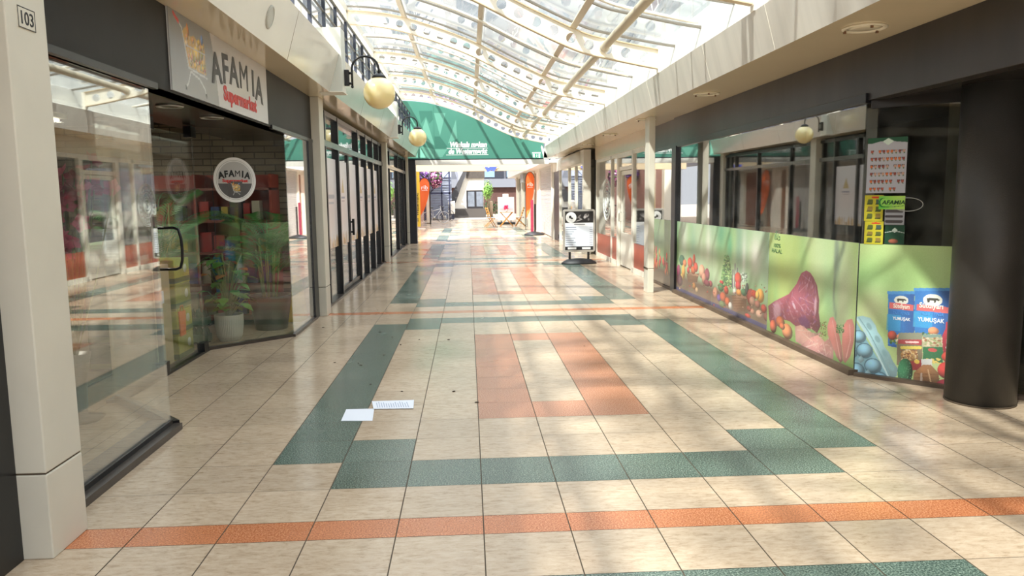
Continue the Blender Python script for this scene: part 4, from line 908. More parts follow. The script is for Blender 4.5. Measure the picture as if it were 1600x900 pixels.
# posters on the angled right pane
def dposter(px0, py0, px1, py1, label, paint, res=.004, off=.004):
    a0, a1 = dq(px0, py1), dq(px1, py0); w, h = a1[0]-a0[0], a1[1]-a0[1]
    A_ = Art(w, h, res, (240, 240, 240)); paint(A_, w, h); p = D0+DD*a0[0]+DN*off+Vector((0, 0, a0[1]))
    return tag(A_.build('window_poster', tuple(p), tuple(DD), (0, 0, 1), back=.002), label, 'poster', 'posters on the right window')
def prods(A_, w, h):
    A_.c[:] = (178, 178, 184); A_.put((A_.V > h*.90).astype(float), (34, 84, 54)); A_.poly([(0, h*.88), (w, h*.90), (w*.6, h*.93), (w*.3, h*.93)], (178, 178, 184))
    A_.poly([(w*.38, h*.93), (w*.52, h*.99), (w*.66, h*.93), (w*.52, h*.86)], (206, 222, 206)); rg = random.Random(2)
    for r_ in range(6):
        for k in range(9):
            if rg.random() < .18: continue
            x = w*(.08+.1*k); y = h*(.78-.135*r_)
            A_.poly([(x, y), (x+w*.08, y), (x+w*.08, y-h*.028), (x, y-h*.028)], (60, 50, 50)); A_.ell(x+w*.04, y-h*.03, w*.034, h*.028, rg.choice([(170, 90, 70), (206, 110, 60), (140, 70, 60), (190, 150, 130)])); A_.ell(x+w*.05, y-h*.062, w*.02, h*.012, (90, 110, 70))
dposter(1353, 213, 1419, 302, 'tall grey product price poster with a green top on the angled right pane', prods)
def yel(A_, w, h):
    A_.c[:] = (190, 180, 50); rg = random.Random(8)
    for r_ in range(3):
        for k in range(2): A_.poly([(w*(.15+.45*k), h*(.12+.28*r_)), (w*(.45+.45*k), h*(.12+.28*r_)), (w*(.43+.45*k), h*(.28+.28*r_)), (w*(.17+.45*k), h*(.28+.28*r_))], rg.choice([(90, 100, 50), (140, 120, 60), (70, 90, 80)])); A_.line([(w*(.15+.45*k), h*(.10+.28*r_)), (w*(.4+.45*k), h*(.10+.28*r_))], .004, (40, 60, 40))
    A_.ell(w*.6, h*.92, w*.25, h*.04, (200, 60, 40))
dposter(1350, 305, 1381, 345, 'yellow offer poster on the right pane, left below the grey product poster', yel)
dposter(1350, 346, 1381, 381, 'lower yellow offer poster on the right pane just above the mural', yel)
def grn(A_, w, h):
    A_.c[:] = (34, 70, 50); A_.poly([(w*.35, h*.72), (w*.5, h*.86), (w*.65, h*.72), (w*.5, h*.58)], (206, 222, 206)); A_.line([(0, h*.6), (w*.4, h*.68), (w*.6, h*.68), (w, h*.6)], .003, (190, 200, 190)); A_.ell(w*.45, h*.15, w*.25, h*.12, (150, 90, 70), shade=.3)
dposter(1382, 352, 1414, 381, 'dark green poster with a pale diamond on the right pane just above the mural', grn)
def gry(A_, w, h):
    A_.c[:] = (160, 160, 164)
    for r_ in range(3): A_.line([(w*.1, h*(.2+.3*r_)), (w*.85, h*(.2+.3*r_))], .012, (80, 74, 74))
dposter(1382, 325, 1414, 351, 'small grey product poster on the right pane under the green shop label', gry)
lbw = dq(1373, 327); lb1 = dq(1415, 306)
lbt = wthing('shop_label', 'lime green label with the supermarket name on the angled right pane', 'label', tuple(D0+DD*lbw[0]+Vector((0, 0, lbw[1]))))
A = Art(lb1[0]-lbw[0], lb1[1]-lbw[1], .003, (176, 216, 96)); A.blob(0, .05, .09, .08, (80, 190, 60), .9); A.ell(.035, .055, .035, .04, (30, 120, 50)); A.ell(.045, .058, .032, .034, (150, 210, 90)); A.line([(.04, .018), (.12, .022), (.2, .03)], .002, (30, 110, 50))
A.build('label_face', tuple(D0+DD*lbw[0]+DN*.007+Vector((0, 0, lbw[1]))), tuple(DD), (0, 0, 1), lbt, back=.002)
text('AFAMIA', 'letters', tuple(D0+DD*((lbw[0]+lb1[0])/2+.012)+DN*.0085+Vector((0, 0, lbw[1]+.042))), tuple(DD), (0, 0, 1), .046, mat('label_ink', (22, 70, 34), .5), lbt, .0012, .2, 1.1)
rng_ = [tuple(D0+DD*(.36+.115*math.cos(w))+DN*.004+Vector((0, 0, 1.49+.055*math.sin(w)))) for w in np.linspace(0, 2*PI, 40)[:-1]]
b = MB(); b.tube(rng_, .0035, 6, True); tag(b.build('oval_sticker', mat('sticker_grey', (170, 168, 160), .5)), 'thin grey oval ring sticker beside the green shop label on the right pane', 'sticker')

# ------------------------------------------------------------------ white framed shop on the right
b = MB(); b.box(3.34, 14.25, 2.50, 3.60, 19.85, 2.82); struct('trim_13', b, mat('pale_fascia', (216, 200, 172), .2, var=.03, spec=.6), .003)
b = MB(); b.box(7.4, 14.25, 0, 7.5, 27.9, 2.82); b.box(3.6, 14.25, 2.6, 7.5, 27.9, 2.82); b.box(3.45, 19.9, 0, 7.5, 20.3, 2.6); b.box(4.6, 14.25, -.001, 7.4, 27.9, .004)
struct('wall_right_shops_back', b, mat('shop_inner', (92, 88, 80), .8, var=.1))
w7 = sroot('window_7'); b = MB(); F = .05
for y in (14.27, 15.40, 17.02, 17.75, 19.80): b.box(3.36, y-.035, 0, 3.44, y+.035, 2.5)
for (y0, y1) in ((14.27, 15.40), (17.02, 19.80)): b.box(3.36, y0, .0, 3.44, y1, .10); b.box(3.36, y0, 2.42, 3.44, y1, 2.5)
b.build('window_frame', M_wframe, w7)
b = MB(); b.box(3.395, 14.3, .1, 3.405, 15.37, 2.42); b.box(3.395, 17.05, .1, 3.405, 19.77, 2.42); b.build('pane', M_glassC, w7)
M_rf = mat('red_film', (178, 82, 58), .35, var=.06)
for (y0, y1, lb) in ((14.32, 15.35, 'red film strip along the foot of the shop window beside the slim pillar'), (17.07, 19.75, 'red film strip along the foot of the shop window with the round decal')):
    b = MB(); b.box(3.388, y0, .1, 3.392, y1, .60); tag(b.build('window_film', M_rf), lb, 'window film', 'red films in the white framed windows')
d3 = sroot('door_3'); b = MB()
b.box(3.36, 15.44, 2.40, 3.44, 16.98, 2.5); b.box(3.36, 15.44, 0, 3.42, 15.50, 2.4); b.box(3.36, 16.9, 0, 3.42, 16.98, 2.4); b.box(3.38, 15.5, 2.12, 3.44, 16.9, 2.20); b.build('door_frame', M_wframe, d3)
dl = MB(); dl.box(3.42, 15.52, .02, 3.46, 15.62, 2.11); dl.box(3.42, 16.78, .02, 3.46, 16.88, 2.11); dl.box(3.42, 15.62, .02, 3.46, 16.78, .34); dl.box(3.42, 15.62, 2.02, 3.46, 16.78, 2.11); dl.box(3.42, 15.62, .34, 3.46, 16.78, .75); leaf = dl.build('door_leaf', M_wframe, d3)
b = MB(); b.box(3.435, 15.62, .75, 3.445, 16.78, 2.02); b.box(3.40, 15.5, 2.2, 3.41, 16.9, 2.4); b.build('door_pane', M_glassC, d3)
b = MB(); b.tube([(3.42, 16.82, 1.0), (3.37, 16.82, 1.0), (3.37, 16.82, 1.2), (3.42, 16.82, 1.2)], .012, 8); b.build('handle', M_steel, leaf)
# circular decal: rings on the window
dc = wthing('window_decal', 'white ringed spiral decal on the white framed shop window', 'decal', (3.39, 18.45, 1.47)); b = MB()
for r_ in (.50, .46, .30, .20): b.tube([(3.392, 18.45+r_*math.cos(w), 1.47+r_*math.sin(w)) for w in np.linspace(0, 2*PI, 48)[:-1]], .008, 6, True)
b.build('rings', mat('decal_white', (222, 224, 218), .5), dc)
b = MB(); b.tube([(3.392, 18.45+(.05+.022*w)*math.cos(w*2), 1.47+(.05+.022*w)*math.sin(w*2)) for w in np.linspace(0, 6, 40)], .014, 6); b.build('spiral', MATS['decal_white'], dc)
b = MB()
for k in range(22): w = 2*PI*k/22; b.box(3.389, 18.45+.38*math.cos(w)-.02, 1.47+.38*math.sin(w)-.03, 3.391, 18.45+.38*math.cos(w)+.02, 1.47+.38*math.sin(w)+.03)
b.build('letter_mark', MATS['decal_white'], dc)

# pavement sign
sb = thing('pavement_sign', 'grey framed menu board on a black rubber foot before the white framed shop', 'pavement sign', (2.566, 17.5, 0), .02)
b = MB(); b.lathe([(.42, 0), (.41, .03), (.30, .10), (.12, .125), (.001, .13)], n=36)
b.v = [(x, y*.55, z) for x, y, z in b.v]; b.build('foot', mat('rubber', (34, 34, 36), .5), sb)
for s_ in (-.22, .22):
    b = MB(); b.box(s_-.025, -.02, .08, s_+.025, .02, .30); b.build('leg', M_frame, sb)
fr = MB()
def rrect(x0, z0, x1, z1, r): 
    o = []
    for cx_, cz_, a0 in ((x1-r, z1-r, 0), (x0+r, z1-r, PI/2), (x0+r, z0+r, PI), (x1-r, z0+r, 1.5*PI)):
        for k in range(6): w = a0+PI/2*k/5; o.append((cx_+r*math.cos(w), cz_+r*math.sin(w)))
    return o
fr.prism(rrect(-.375, .275, .375, 1.265, .05), lambda u, v, w: (u, w, v), -.028, .028); fr.build('frame', mat('alu_frame', (196, 192, 184), .3, metal=.5), sb, bevel=.004)
A = Art(.66, .90, .0035, (222, 228, 238)); W_, H_ = .66, .90
A.put((A.V > .66*H_+.03).astype(float), (40, 38, 38)); A.put(((A.V > .56) & (A.V < .635)).astype(float), (238, 238, 240)); A.put((A.V < .085).astype(float), (36, 36, 38))
A.ell(.14, .76, .125, .125, (236, 236, 234)); A.ell(.14, .76, .075, .075, (210, 210, 208)); A.ell(.14, .76, .065, .065, (240, 240, 238)); A.ell(.12, .77, .03, .035, (50, 50, 50)); A.ell(.16, .74, .025, .02, (40, 40, 40))
for (x, y, rx, ry, c, an) in ((.33, .78, .06, .02, 120, .8), (.36, .73, .05, .014, 150, -.5), (.50, .80, .06, .045, 150, .4), (.46, .76, .03, .03, 190, 0), (.52, .83, .02, .03, 60, 0), (.55, .71, .02, .03, 130, 0), (.32, .69, .08, .012, 170, .3)): A.ell(x, y, rx, ry, (c, c-6, c-8), .9, ang=an, soft=.3)
rg = random.Random(6)
for k in range(9):
    y = .53-.05*k; A.line([(.02, y), (.02+rg.uniform(.10, .27), y)], .006, (104, 116, 140)); A.line([(.58, y), (.64, y)], .005, (120, 130, 150))
A.line([(.22, .60), (.46, .60)], .009, (110, 110, 114)); A.poly([(.06, .02), (.26, .02), (.26, .07), (.06, .07)], (226, 226, 226)); A.poly([(.40, .02), (.60, .02), (.60, .07), (.40, .07)], (226, 226, 226))
A.build('menu_print', (-.33, -.0295, .32), (1, 0, 0), (0, 0, 1), sb, back=.002)

# ------------------------------------------------------------------ second shop on the right, nearer the portal
w8 = sroot('window_8'); b = MB()
b.box(3.10, 20.3, 0, 3.3, 20.52, 2.8); b.box(3.10, 20.5, 2.42, 3.3, 27.9, 2.8)
for y in (21.95, 23.4, 25.75, 27.5, 27.8): b.box(3.10, y-.05, 0, 3.2, y+.05, 2.45)
b.box(3.1, 20.5, 0, 3.2, 25.7, .1); b.build('window_frame', M_wframe, w8)
b = MB(); b.box(3.14, 20.5, .1, 3.15, 25.7, 2.42); b.build('pane', M_glass, w8)
b = MB(); b.box(3.12, 25.8, 0, 3.17, 27.45, 2.42); b.box(3.09, 26.0, .1, 3.12, 26.06, .25); struct('door_4', b, M_navy)
b = MB(); b.box(3.16, 20.52, 1.2, 3.17, 21.9, 2.35); b.use(mat('bluish_reflection', (150, 164, 184), .5, var=.3, scale=2)); tag(b.build('window_poster', MATS['bluish_reflection'], None), 'bluish grey sheet painting a reflection in the white framed window behind the pavement sign', 'poster')  # bluish reflection of the window, painted as a flat sheet behind the pane
sc = wthing('round_awning_box', 'white half-round awning case above the white framed shop near the portal', 'awning case', (3.0, 21.5, 2.5)); b = MB()
b.lathe([(.16, 0), (.16, 3.0)], (3.08, 20.9, 2.62), 24, 'Y'); b.build('case', mat('awning_case', (226, 224, 216), .3), sc)
b = MB(); b.box(3.38, 19.85, 0, 3.42, 20.3, 2.56); struct('wall_dark_recess', b, M_black)
# shutter front
sh = sroot('door_5'); b = MB(); b.box(3.10, 28.0, 2.62, 3.4, 32.9, 2.92); b.build('shutter_box', mat('shutter_box', (176, 176, 172), .4, metal=.3), sh)
b = MB(); prof = []
for k in range(52): z = .03+k*.05; prof += [(3.16, z), (3.13, z+.012), (3.13, z+.038), (3.16, z+.05)]
b.prism(prof+[(3.2, 2.63), (3.2, .03)], lambda u, v, w: (u, w, v), 28.15, 32.8); b.build('shutter_curtain', mat('shutter', (196, 194, 190), .4, metal=.2), sh)
b = MB(); b.box(3.08, 27.9, 0, 3.2, 28.12, 2.9); b.box(3.08, 32.8, 0, 3.2, 33.0, 2.9); b.box(3.12, 33.6, 0, 3.2, 34.7, 2.6); b.build('guide_rail', M_wframe, sh)
b = MB(); b.use(mat('brown_leaf', (132, 92, 66), .5, var=.1)).box(3.14, 33.0, 0, 3.2, 35.2, 2.6); b.use(M_pier).box(3.05, 35.2, 0, 3.2, 36.2, 3.0).box(3.1, 33, 2.6, 3.4, 50, 3.0)
b.use(mat('brick_far', (140, 92, 76), .8)).box(3.15, 36.2, 0, 3.25, 38, 2.6); b.use(M_pier).box(3.02, 38, 0, 3.2, 38.5, 2.6).box(3.02, 42.5, 0, 3.2, 43.2, 2.6); b.use(M_glass if False else mat('dark_pane', (70, 74, 78), .1)).box(3.15, 38.5, 0, 3.25, 42.5, 2.6).box(3.15, 43.2, 0, 3.25, 47, 2.6); b.use(M_pier).box(3.02, 47, 0, 3.2, 47.6, 2.7); b.use(MATS['brick_far']).box(3.15, 47.6, 0, 3.25, 50, 2.7)
b.use(M_pier).box(3.25, 27.9, 0, 7, 50, 2.9)
struct('wall_right_outside', b)
b = MB(); b.box(2.62, 26.4, 2.72, 2.72, 50, 3.14); b.box(2.72, 26.4, 2.72, 3.6, 50, 2.76); struct('trim_14', b, mat('outer_fascia', (216, 214, 208), .35, var=.05))
b = MB(); b.box(2.80, 38.6, 2.25, 3.02, 40.6, 2.71); tag(b.build('awning_box', mat('awning_grey', (150, 150, 146), .4), bevel=.03), 'grey square awning box under the outer canopy beyond the orange flag', 'awning case')
b = MB(); b.box(-3.0, 33.6, 2.69, 2.62, 34.0, 3.25); struct('trim_15', b, mat('outer_beam', (184, 168, 138), .5))
b = MB(); b.box(-1.6, 33.9, 3.25, 3.6, 50, 3.35); struct('ceiling_outer_canopy', b, M_roofg)

# low post with rubber foot, and flags
fs_ = thing('banner_stand', 'narrow maroon and black upright banner stand on a black rubber foot by the roller shutter', 'banner stand', (2.66, 30.6, 0))
b = MB(); b.lathe([(.42, 0), (.40, .05), (.22, .12), (.06, .15)], n=24); b.build('foot', MATS['rubber'], fs_)
b = MB(); b.box(-.14, -.02, .12, -.03, .02, 1.42); b.build('maroon_board', mat('maroon', (140, 40, 66), .5), fs_); b = MB(); b.box(.0, -.02, .12, .07, .02, 1.25); b.build('black_board', M_frame, fs_)
def beach_flag(px_x, Y, x, h, wd, label, group, lean=0.):
    t = thing('beach_flag', label, 'flag', (x, Y, 0), 0, group); L_ = -wd*.5; R_ = wd*.5
    out = [(L_, .42*h/2.6*1.2), (L_, h*.86)]+[(L_+wd*.5-wd*.5*math.cos(a_), h*.86+h*.14*math.sin(a_)) for a_ in np.linspace(.15, PI-.3, 12)]+[(R_, h*.84), (R_-wd*.01, h*.76), (R_-wd*.08, h*.66), (R_-wd*.2, h*.56), (R_-wd*.38, h*.44), (R_-wd*.6, h*.32)]
    b = MB(); b.prism(out, lambda u, v, w: (u+lean*v, w+.03*math.sin(v*3), v), -.004, .004); b.build('cloth', mat('flag_orange', (240, 112, 52), .6), t)
    b = MB(); b.tube([(L_-.01, 0, 0), (L_-.01, 0, h*.86)]+[(L_+wd*.5-(wd*.5+.01)*math.cos(a_), 0, h*.86+(h*.14+.01)*math.sin(a_)) for a_ in np.linspace(.15, PI-.3, 12)], .012, 8); b.build('pole', M_frame, t)
    b = MB(); b.box(-.3, -.2, 0, .25, .2, .02); b.build('base_plate', M_steel, t)
    o = text('rib', 'letters', (0, -.05, h*.76), (1, 0, 0), (0, 0, 1), wd*.62, M_wt, None, .004); o.parent = t
    b = MB(); b.box(-wd*.3, -.047, h*.735, wd*.3, -.042, h*.742); b.build('underline', M_wt, t)
    return t
beach_flag(0, 34.7, 2.84, 2.65, .40, 'orange beach flag standing on the right beside the brown door beyond the portal', 'orange beach flags')
beach_flag(0, 42.8, -2.42, 2.62, .56, 'orange beach flag on the left beside the yellow banner and flowers', 'orange beach flags')
yf = thing('yellow_banner', 'tall narrow yellow banner with dark vertical lettering beside the left orange flag', 'banner', (-2.50, 37.8, 0))
b = MB(); b.box(-.13, -.01, .12, .13, .01, 3.1); b.build('cloth', mat('banner_yellow', (226, 190, 60), .6), yf)
b = MB(); b.tube([(-.15, 0, 0), (-.15, 0, 3.2)], .02, 8); b.box(-.35, -.25, 0, .35, .25, .03); b.build('pole', M_white, yf)
o = text('W  Westermarkt', 'letters', (.05, -.016, .35), (0, 0, 1), (-1, 0, 0), .20, M_ink, None, .004, align='LEFT'); o.parent = yf
pp = thing('white_post', 'plain white square post between the yellow banner and the bicycles', 'post', (-2.37, 45.5, 0)); b = MB(); b.box(-.1, -.1, .04, .1, .1, 2.25); b.build('shaft', M_white, pp); b = MB(); b.box(-.13, -.13, 0, .13, .13, .04); b.build('foot', M_grout, pp)
b = MB(); b.box(-3.6, 36.5, 0, -2.78, 37.0, 3.4); b.use(M_pier); struct('wall_left_outside', b)
b = MB(); b.box(-3.6, 37.0, 0, -3.0, 56, 4.2); struct('wall_left_outside_brick', b, brickmat('brick_pink', (168, 116, 100), (150, 100, 86), (190, 170, 156), 1., axis='YZ'))
# flower baskets
def flowers(x, y, z, r, cols, label):
    t = thing('hanging_flower_basket', label, 'hanging flowers', (x, y, z), 0, 'flower baskets beyond the portal'); rg = random.Random(int(x*100))
    b = MB(); b.lathe([(.02, -r*1.0), (r*.4, -r*.8), (r*.55, -r*.2), (r*.55, -.0)], n=16); b.build('basket', mat('basket_brown', (90, 70, 50), .8), t)
    for nm_, n_, cs, rr in (('foliage', 260, [(52, 76, 40), (80, 104, 56)], 1.), ('blossoms', 420, cols, 1.05)):
        b = MB()
        for c in cs: b.use(mat('petal_%d_%d_%d' % c, c, .7))
        for _ in range(n_):
            v = Vector((rg.gauss(0, 1), rg.gauss(0, 1), rg.gauss(0, 1))).normalized()*r*rr*rg.uniform(.6, 1.05); v.z *= 1.25; s_ = rg.uniform(.035, .07); b.cur = rg.randrange(len(cs))
            nn = v.normalized(); t1 = nn.orthogonal().normalized(); t2 = nn.cross(t1); w0 = rg.uniform(0, 6)
            ring = [v+(t1*math.cos(w0+2*PI*k/5)+t2*math.sin(w0+2*PI*k/5))*s_+nn*rg.uniform(-.01, .03) for k in range(5)]
            b.add([v+nn*.02]+ring+[v-nn*.02], [(0, 1+k, 1+(k+1) % 5) for k in range(5)]+[(6, 1+(k+1) % 5, 1+k) for k in range(5)])
        b.build(nm_, None, t, fix=False)
    return t
flowers(-2.60, 43.3, 2.75, .42, [(150, 96, 190), (176, 130, 214), (120, 80, 170), (206, 186, 226)], 'hanging basket of purple flowers above the orange flag')
flowers(-1.90, 44.6, 2.62, .42, [(200, 120, 170), (180, 90, 150), (226, 190, 206), (130, 60, 120)], 'hanging basket of pink flowers right of the purple one')
lp = wthing('flower_post', 'slim dark post whose arms hold the hanging flower baskets', 'post', (-2.2, 44.2, 0)); b = MB(); b.tube([(-2.2, 44.2, 0), (-2.2, 44.2, 3.4)], .04, 10); b.tube([(-2.6, 43.3, 3.3), (-2.2, 44.2, 3.4), (-1.90, 44.6, 3.3)], .02, 8); b.build('pole', M_frame, lp)
b = MB(); b.tube([(-2.6, 43.3, 2.75), (-2.6, 43.3, 3.3)], .008, 6); b.build('chain', M_frame, lp); b = MB(); b.tube([(-1.90, 44.6, 2.6), (-1.90, 44.6, 3.3)], .008, 6); b.build('chain', M_frame, lp)
# bicycles
def bike(x, y, rz_, col, label):
    t = thing('bicycle', label, 'bicycle', (x, y, 0), rz_, 'parked bicycles')
    for wx in (-.52, .52):
        b = MB(); b.tube([(wx+.33*math.cos(w), 0, .345+.33*math.sin(w)) for w in np.linspace(0, 2*PI, 32)[:-1]], .014, 8, True)
        o = b.build('wheel', mat('tyre', (60, 60, 62), .6) if col != 'w' else mat('tyre_white', (214, 214, 212), .5), t)
        b = MB()
        for k in range(12): w = 2*PI*k/12; b.tube([(wx, 0, .345), (wx+.32*math.cos(w), 0, .345+.32*math.sin(w))], .003, 4)
        b.tube([(wx, -.04, .345), (wx, .04, .345)], .02, 8); b.build('spokes', M_steel, o)
    fm = mat('bike_frame_white', (226, 226, 224), .3) if col == 'w' else mat('bike_frame_dark', (40, 40, 44), .3)
    b = MB()
    for p in ([(-.52, 0, .345), (-.10, 0, .30), (-.22, 0, .85), (-.52, 0, .345)], [(-.10, 0, .30), (.34, 0, .80)], [(-.2, 0, .72), (.34, 0, .86)], [(.52, 0, .345), (.34, 0, .80), (.31, 0, 1.02)]): b.tube(p, .017, 8)
    b.build('frame', fm, t)
    b = MB(); b.tube([(.26, -.28, 1.0), (.33, -.2, 1.04), (.31, 0, 1.04), (.33, .2, 1.04), (.26, .28, 1.0)], .013, 8); b.build('handlebar', M_frame, t)
    b = MB(); b.ball((-.24, 0, .93), .1, (1.3, .8, .4), 8); b.tube([(-.22, 0, .85), (-.235, 0, .92)], .013, 6); b.build('saddle', M_frame, t)
    b = MB(); b.tube([(-.10, -.1, .30), (-.10, .1, .30)], .02, 8); b.lathe([(.09, -.01), (.09, .01)], (-.10, -.05, .30), 16, 'Y'); b.build('crank', M_steel, t)
bike(-1.98, 46.2, .35, 'w', 'white bicycle parked beside the white post, nearer of two')
bike(-1.45, 48.6, .9, 'd', 'dark bicycle parked behind the white one')

# folding chairs and table
M_wood = mat('garden_wood', (206, 146, 74), .5, var=.12, scale=8)
def fold_chair(x, y, r_, label):
    t = thing('folding_chair', label, 'chair', (x, y, 0), r_, 'wooden folding chairs at the café table')
    for s_ in (-.21, .21):
        b = MB(); b.tube([(.26, s_, 0.012), (-.02, s_, .45), (-.20, s_, 1.0)], .02, 6); b.build('leg', M_wood, t)
        b = MB(); b.tube([(-.26, s_*.8, .012), (.22, s_*.8, .44)], .018, 6); b.build('leg', M_wood, t)
    b = MB()
    for k in range(6): b.box(-.16+.07*k, -.20, .43, -.105+.07*k, .20, .45)
    b.build('seat', M_wood, t)
    b = MB()
    for k in range(3): x_ = -.09-.045*k; b.box(x_-.008, -.2, .66+.13*k, x_+.008, .2, .73+.13*k)
    b.build('backrest', M_wood, t)
    b = MB(); b.box(-.17, -.19, .452, .2, .19, .49); b.build('cushion', mat('cushion_grey', (170, 176, 186), .8), t, bevel=.012)
fold_chair(1.12, 39.2, .25, 'wooden folding chair with grey cushion left of the café table'); fold_chair(2.72, 39.6, PI-.2, 'wooden folding chair with grey cushion right of the café table')
tb = thing('folding_table', 'small wooden café table with crossed legs between the two folding chairs', 'table', (1.98, 39.4, 0))
b = MB()
for k in range(6): b.box(-.36+.122*k, -.32, .73, -.255+.122*k, .32, .755)
b.build('tabletop', M_wood, tb)
for yy in (-.24, .24):
    b = MB(); b.tube([(-.34, yy, .015), (.30, yy, .73)], .022, 6); b.build('leg', M_wood, tb); b = MB(); b.tube([(.34, yy*.88, .015), (-.30, yy*.88, .73)], .022, 6); b.build('leg', M_wood, tb)
b = MB(); b.tube([(0, -.24, .37), (0, .24, .37)], .012, 6); b.build('brace', M_wood, tb)
vs_ = thing('flower_vase', 'small vase with pink flowers on the café table', 'vase', (1.98, 39.4, .756)); b = MB(); b.lathe([(.04, 0), (.05, .05), (.025, .12), (.03, .15)], n=14); b.build('vase', M_pw, vs_)
b = MB(); rg = random.Random(3)
for _ in range(16): b.ball((rg.uniform(-.1, .1), rg.uniform(-.1, .1), .22+rg.uniform(-.05, .12)), .035, n=5)
b.build('blossoms', mat('pink_blossom', (214, 60, 110), .6), vs_)
pb = thing('poster_board', 'large white framed picture board on a black foot behind the café table', 'pavement sign', (2.12, 42.6, 0))
b = MB(); b.box(-.46, -.03, .22, .46, .03, 1.52); b.build('frame', M_white, pb); b = MB(); b.box(-.5, -.25, 0, .5, .25, .12); b.box(-.3, -.03, .1, -.25, .03, .24); b.box(.25, -.03, .1, .3, .03, .24); b.build('foot', MATS['rubber'], pb, bevel=.03)
A = Art(.84, 1.2, .02, (226, 226, 232)); A.blob(.4, .7, .5, .2, (170, 180, 206), .7); A.blob(.4, .55, .5, .08, (206, 150, 130), .6); A.ell(.4, .62, .1, .09, (206, 50, 100), soft=.5); A.blob(.3, 1.0, .3, .1, (220, 200, 200), .8)
A.build('print', (-.42, -.034, .27), (1, 0, 0), (0, 0, 1), pb, back=.002)
bo = thing('bollard', 'round wooden bollard left of the picture board', 'bollard', (1.75, 58, 0)); b = MB(); b.lathe([(.13, 0), (.13, 1.1), (.10, 1.2), (.02, 1.22)], n=18); b.build('post', mat('bollard_wood', (150, 128, 106), .8), bo); b = MB(); b.lathe([(.16, 0), (.16, .03)], n=18); b.build('collar', M_grout, bo)

# ------------------------------------------------------------------ buildings at the end
def Pf(px, py, Y): p = on(px, py, 1, Y); return (p.x, p.z)
YF = 57.0
bl = wthing('stair_building', 'pale building with a diagonal outside stair and dark noticeboard at the far end', 'building', (0, YF, 0))
b = MB(); pts = [Pf(705, 336, YF), Pf(756, 336, YF), Pf(756, 262, YF), Pf(731, 262, YF), Pf(727, 276, YF), Pf(712, 310, YF), Pf(705, 317, YF)]
b.prism(pts, lambda u, v, w: (u, w, v), YF, YF+3); b.build('wall', mat('far_wall', (226, 220, 206), .7, var=.08, scale=1), bl)
b = MB(); p0 = Pf(705, 342, YF); p1 = Pf(757, 328, YF); b.box(p0[0], YF-.15, 0, p1[0]+.1, YF, p1[1]+.12); b.build('plinth', mat('far_plinth', (70, 66, 62), .7), bl)
b = MB(); b.prism([Pf(699, 317, YF), Pf(712, 317, YF), Pf(731, 262, YF), Pf(728, 259, YF)], lambda u, v, w: (u, w, v), YF-.3, YF-.02); b.build('stringer', mat('stringer', (62, 62, 64), .5), bl)
b = MB(); b.prism([Pf(708, 259, YF), Pf(728, 259, YF), Pf(717, 292, YF)], lambda u, v, w: (u, w, v), YF-.02, YF+.2); b.build('corrugated_panel', mat('corrugated', (196, 200, 210), .4, var=.2, scale=3, stretch=(12, 1, .3)), bl)
b = MB(); q0, q1 = Pf(729, 327, YF), Pf(755, 297, YF); b.box(q0[0], YF-.12, q0[1], q1[0], YF-.0, q1[1]); nb = b.build('noticeboard', mat('notice_frame', (36, 36, 40), .4), bl)
for k in (0, 1):
    b = MB(); x0_ = q0[0]+.12+k*(q1[0]-q0[0])*.5; b.box(x0_, YF-.135, q0[1]+.2, x0_+(q1[0]-q0[0])*.38, YF-.125, q1[1]-.12); b.build('notice_sheet', mat('notice_sheet', (110, 118, 128), .3, var=.25, scale=4), nb)
b = MB(); q0, q1 = Pf(727, 279, YF), Pf(757, 262, YF); b.box(q0[0]+.1, YF-.12, q0[1], q1[0], YF-.02, q1[1]+.4); b.build('dark_window_band', mat('band_dark', (72, 66, 60), .6, var=.2), bl)
# open stair on the left of it
sx_ = wthing('outside_staircase', 'blue-grey open steel staircase behind the bicycles', 'staircase', (-2.5, 53, 0)); YS = 52.0
b = MB()
for k in range(17):
    z = .18*k+.1; x1_ = -3.0+.02*k; b.box(-2.9, YS+.26*k, z, -1.25, YS+.26*k+.3, z+.05); 
b.build('treads', mat('tread', (128, 136, 150), .6, var=.15), sx_)
b = MB(); b.box(-2.95, YS+4.4, 0, -1.2, YS+4.5, 4.2); b.build('back_panel', mat('back_slats', (146, 154, 170), .6, var=.1), sx_)
b = MB()
for x_ in (-2.95, -1.78, -1.25): b.box(x_-.05, YS-.1, 0, x_+.05, YS, 3.6)
b.box(-2.95, YS-.1, 1.75, -1.2, YS, 1.87); b.build('posts', mat('navy_post', (48, 54, 78), .4), sx_)
b = MB(); b.tube([(-2.9, YS-.05, 1.0), (-1.9, YS-.05, 3.3)], .03, 6); b.tube([(-2.5, YS-.05, 1.9), (-1.2, YS-.05, 3.3)], .03, 6); b.build('handrail', MATS['navy_post'], sx_)
wc = thing('white_cabinet', 'small white cabinet at the foot of the far staircase', 'cabinet', (-1.0, 54.5, 0)); b = MB(); b.box(-.42, -.2, .35, .05, .2, 1.25); b.build('body', M_white, wc); b = MB(); b.box(-.38, -.15, 0, .0, .15, .35); b.build('leg', MATS['navy_post'], wc)
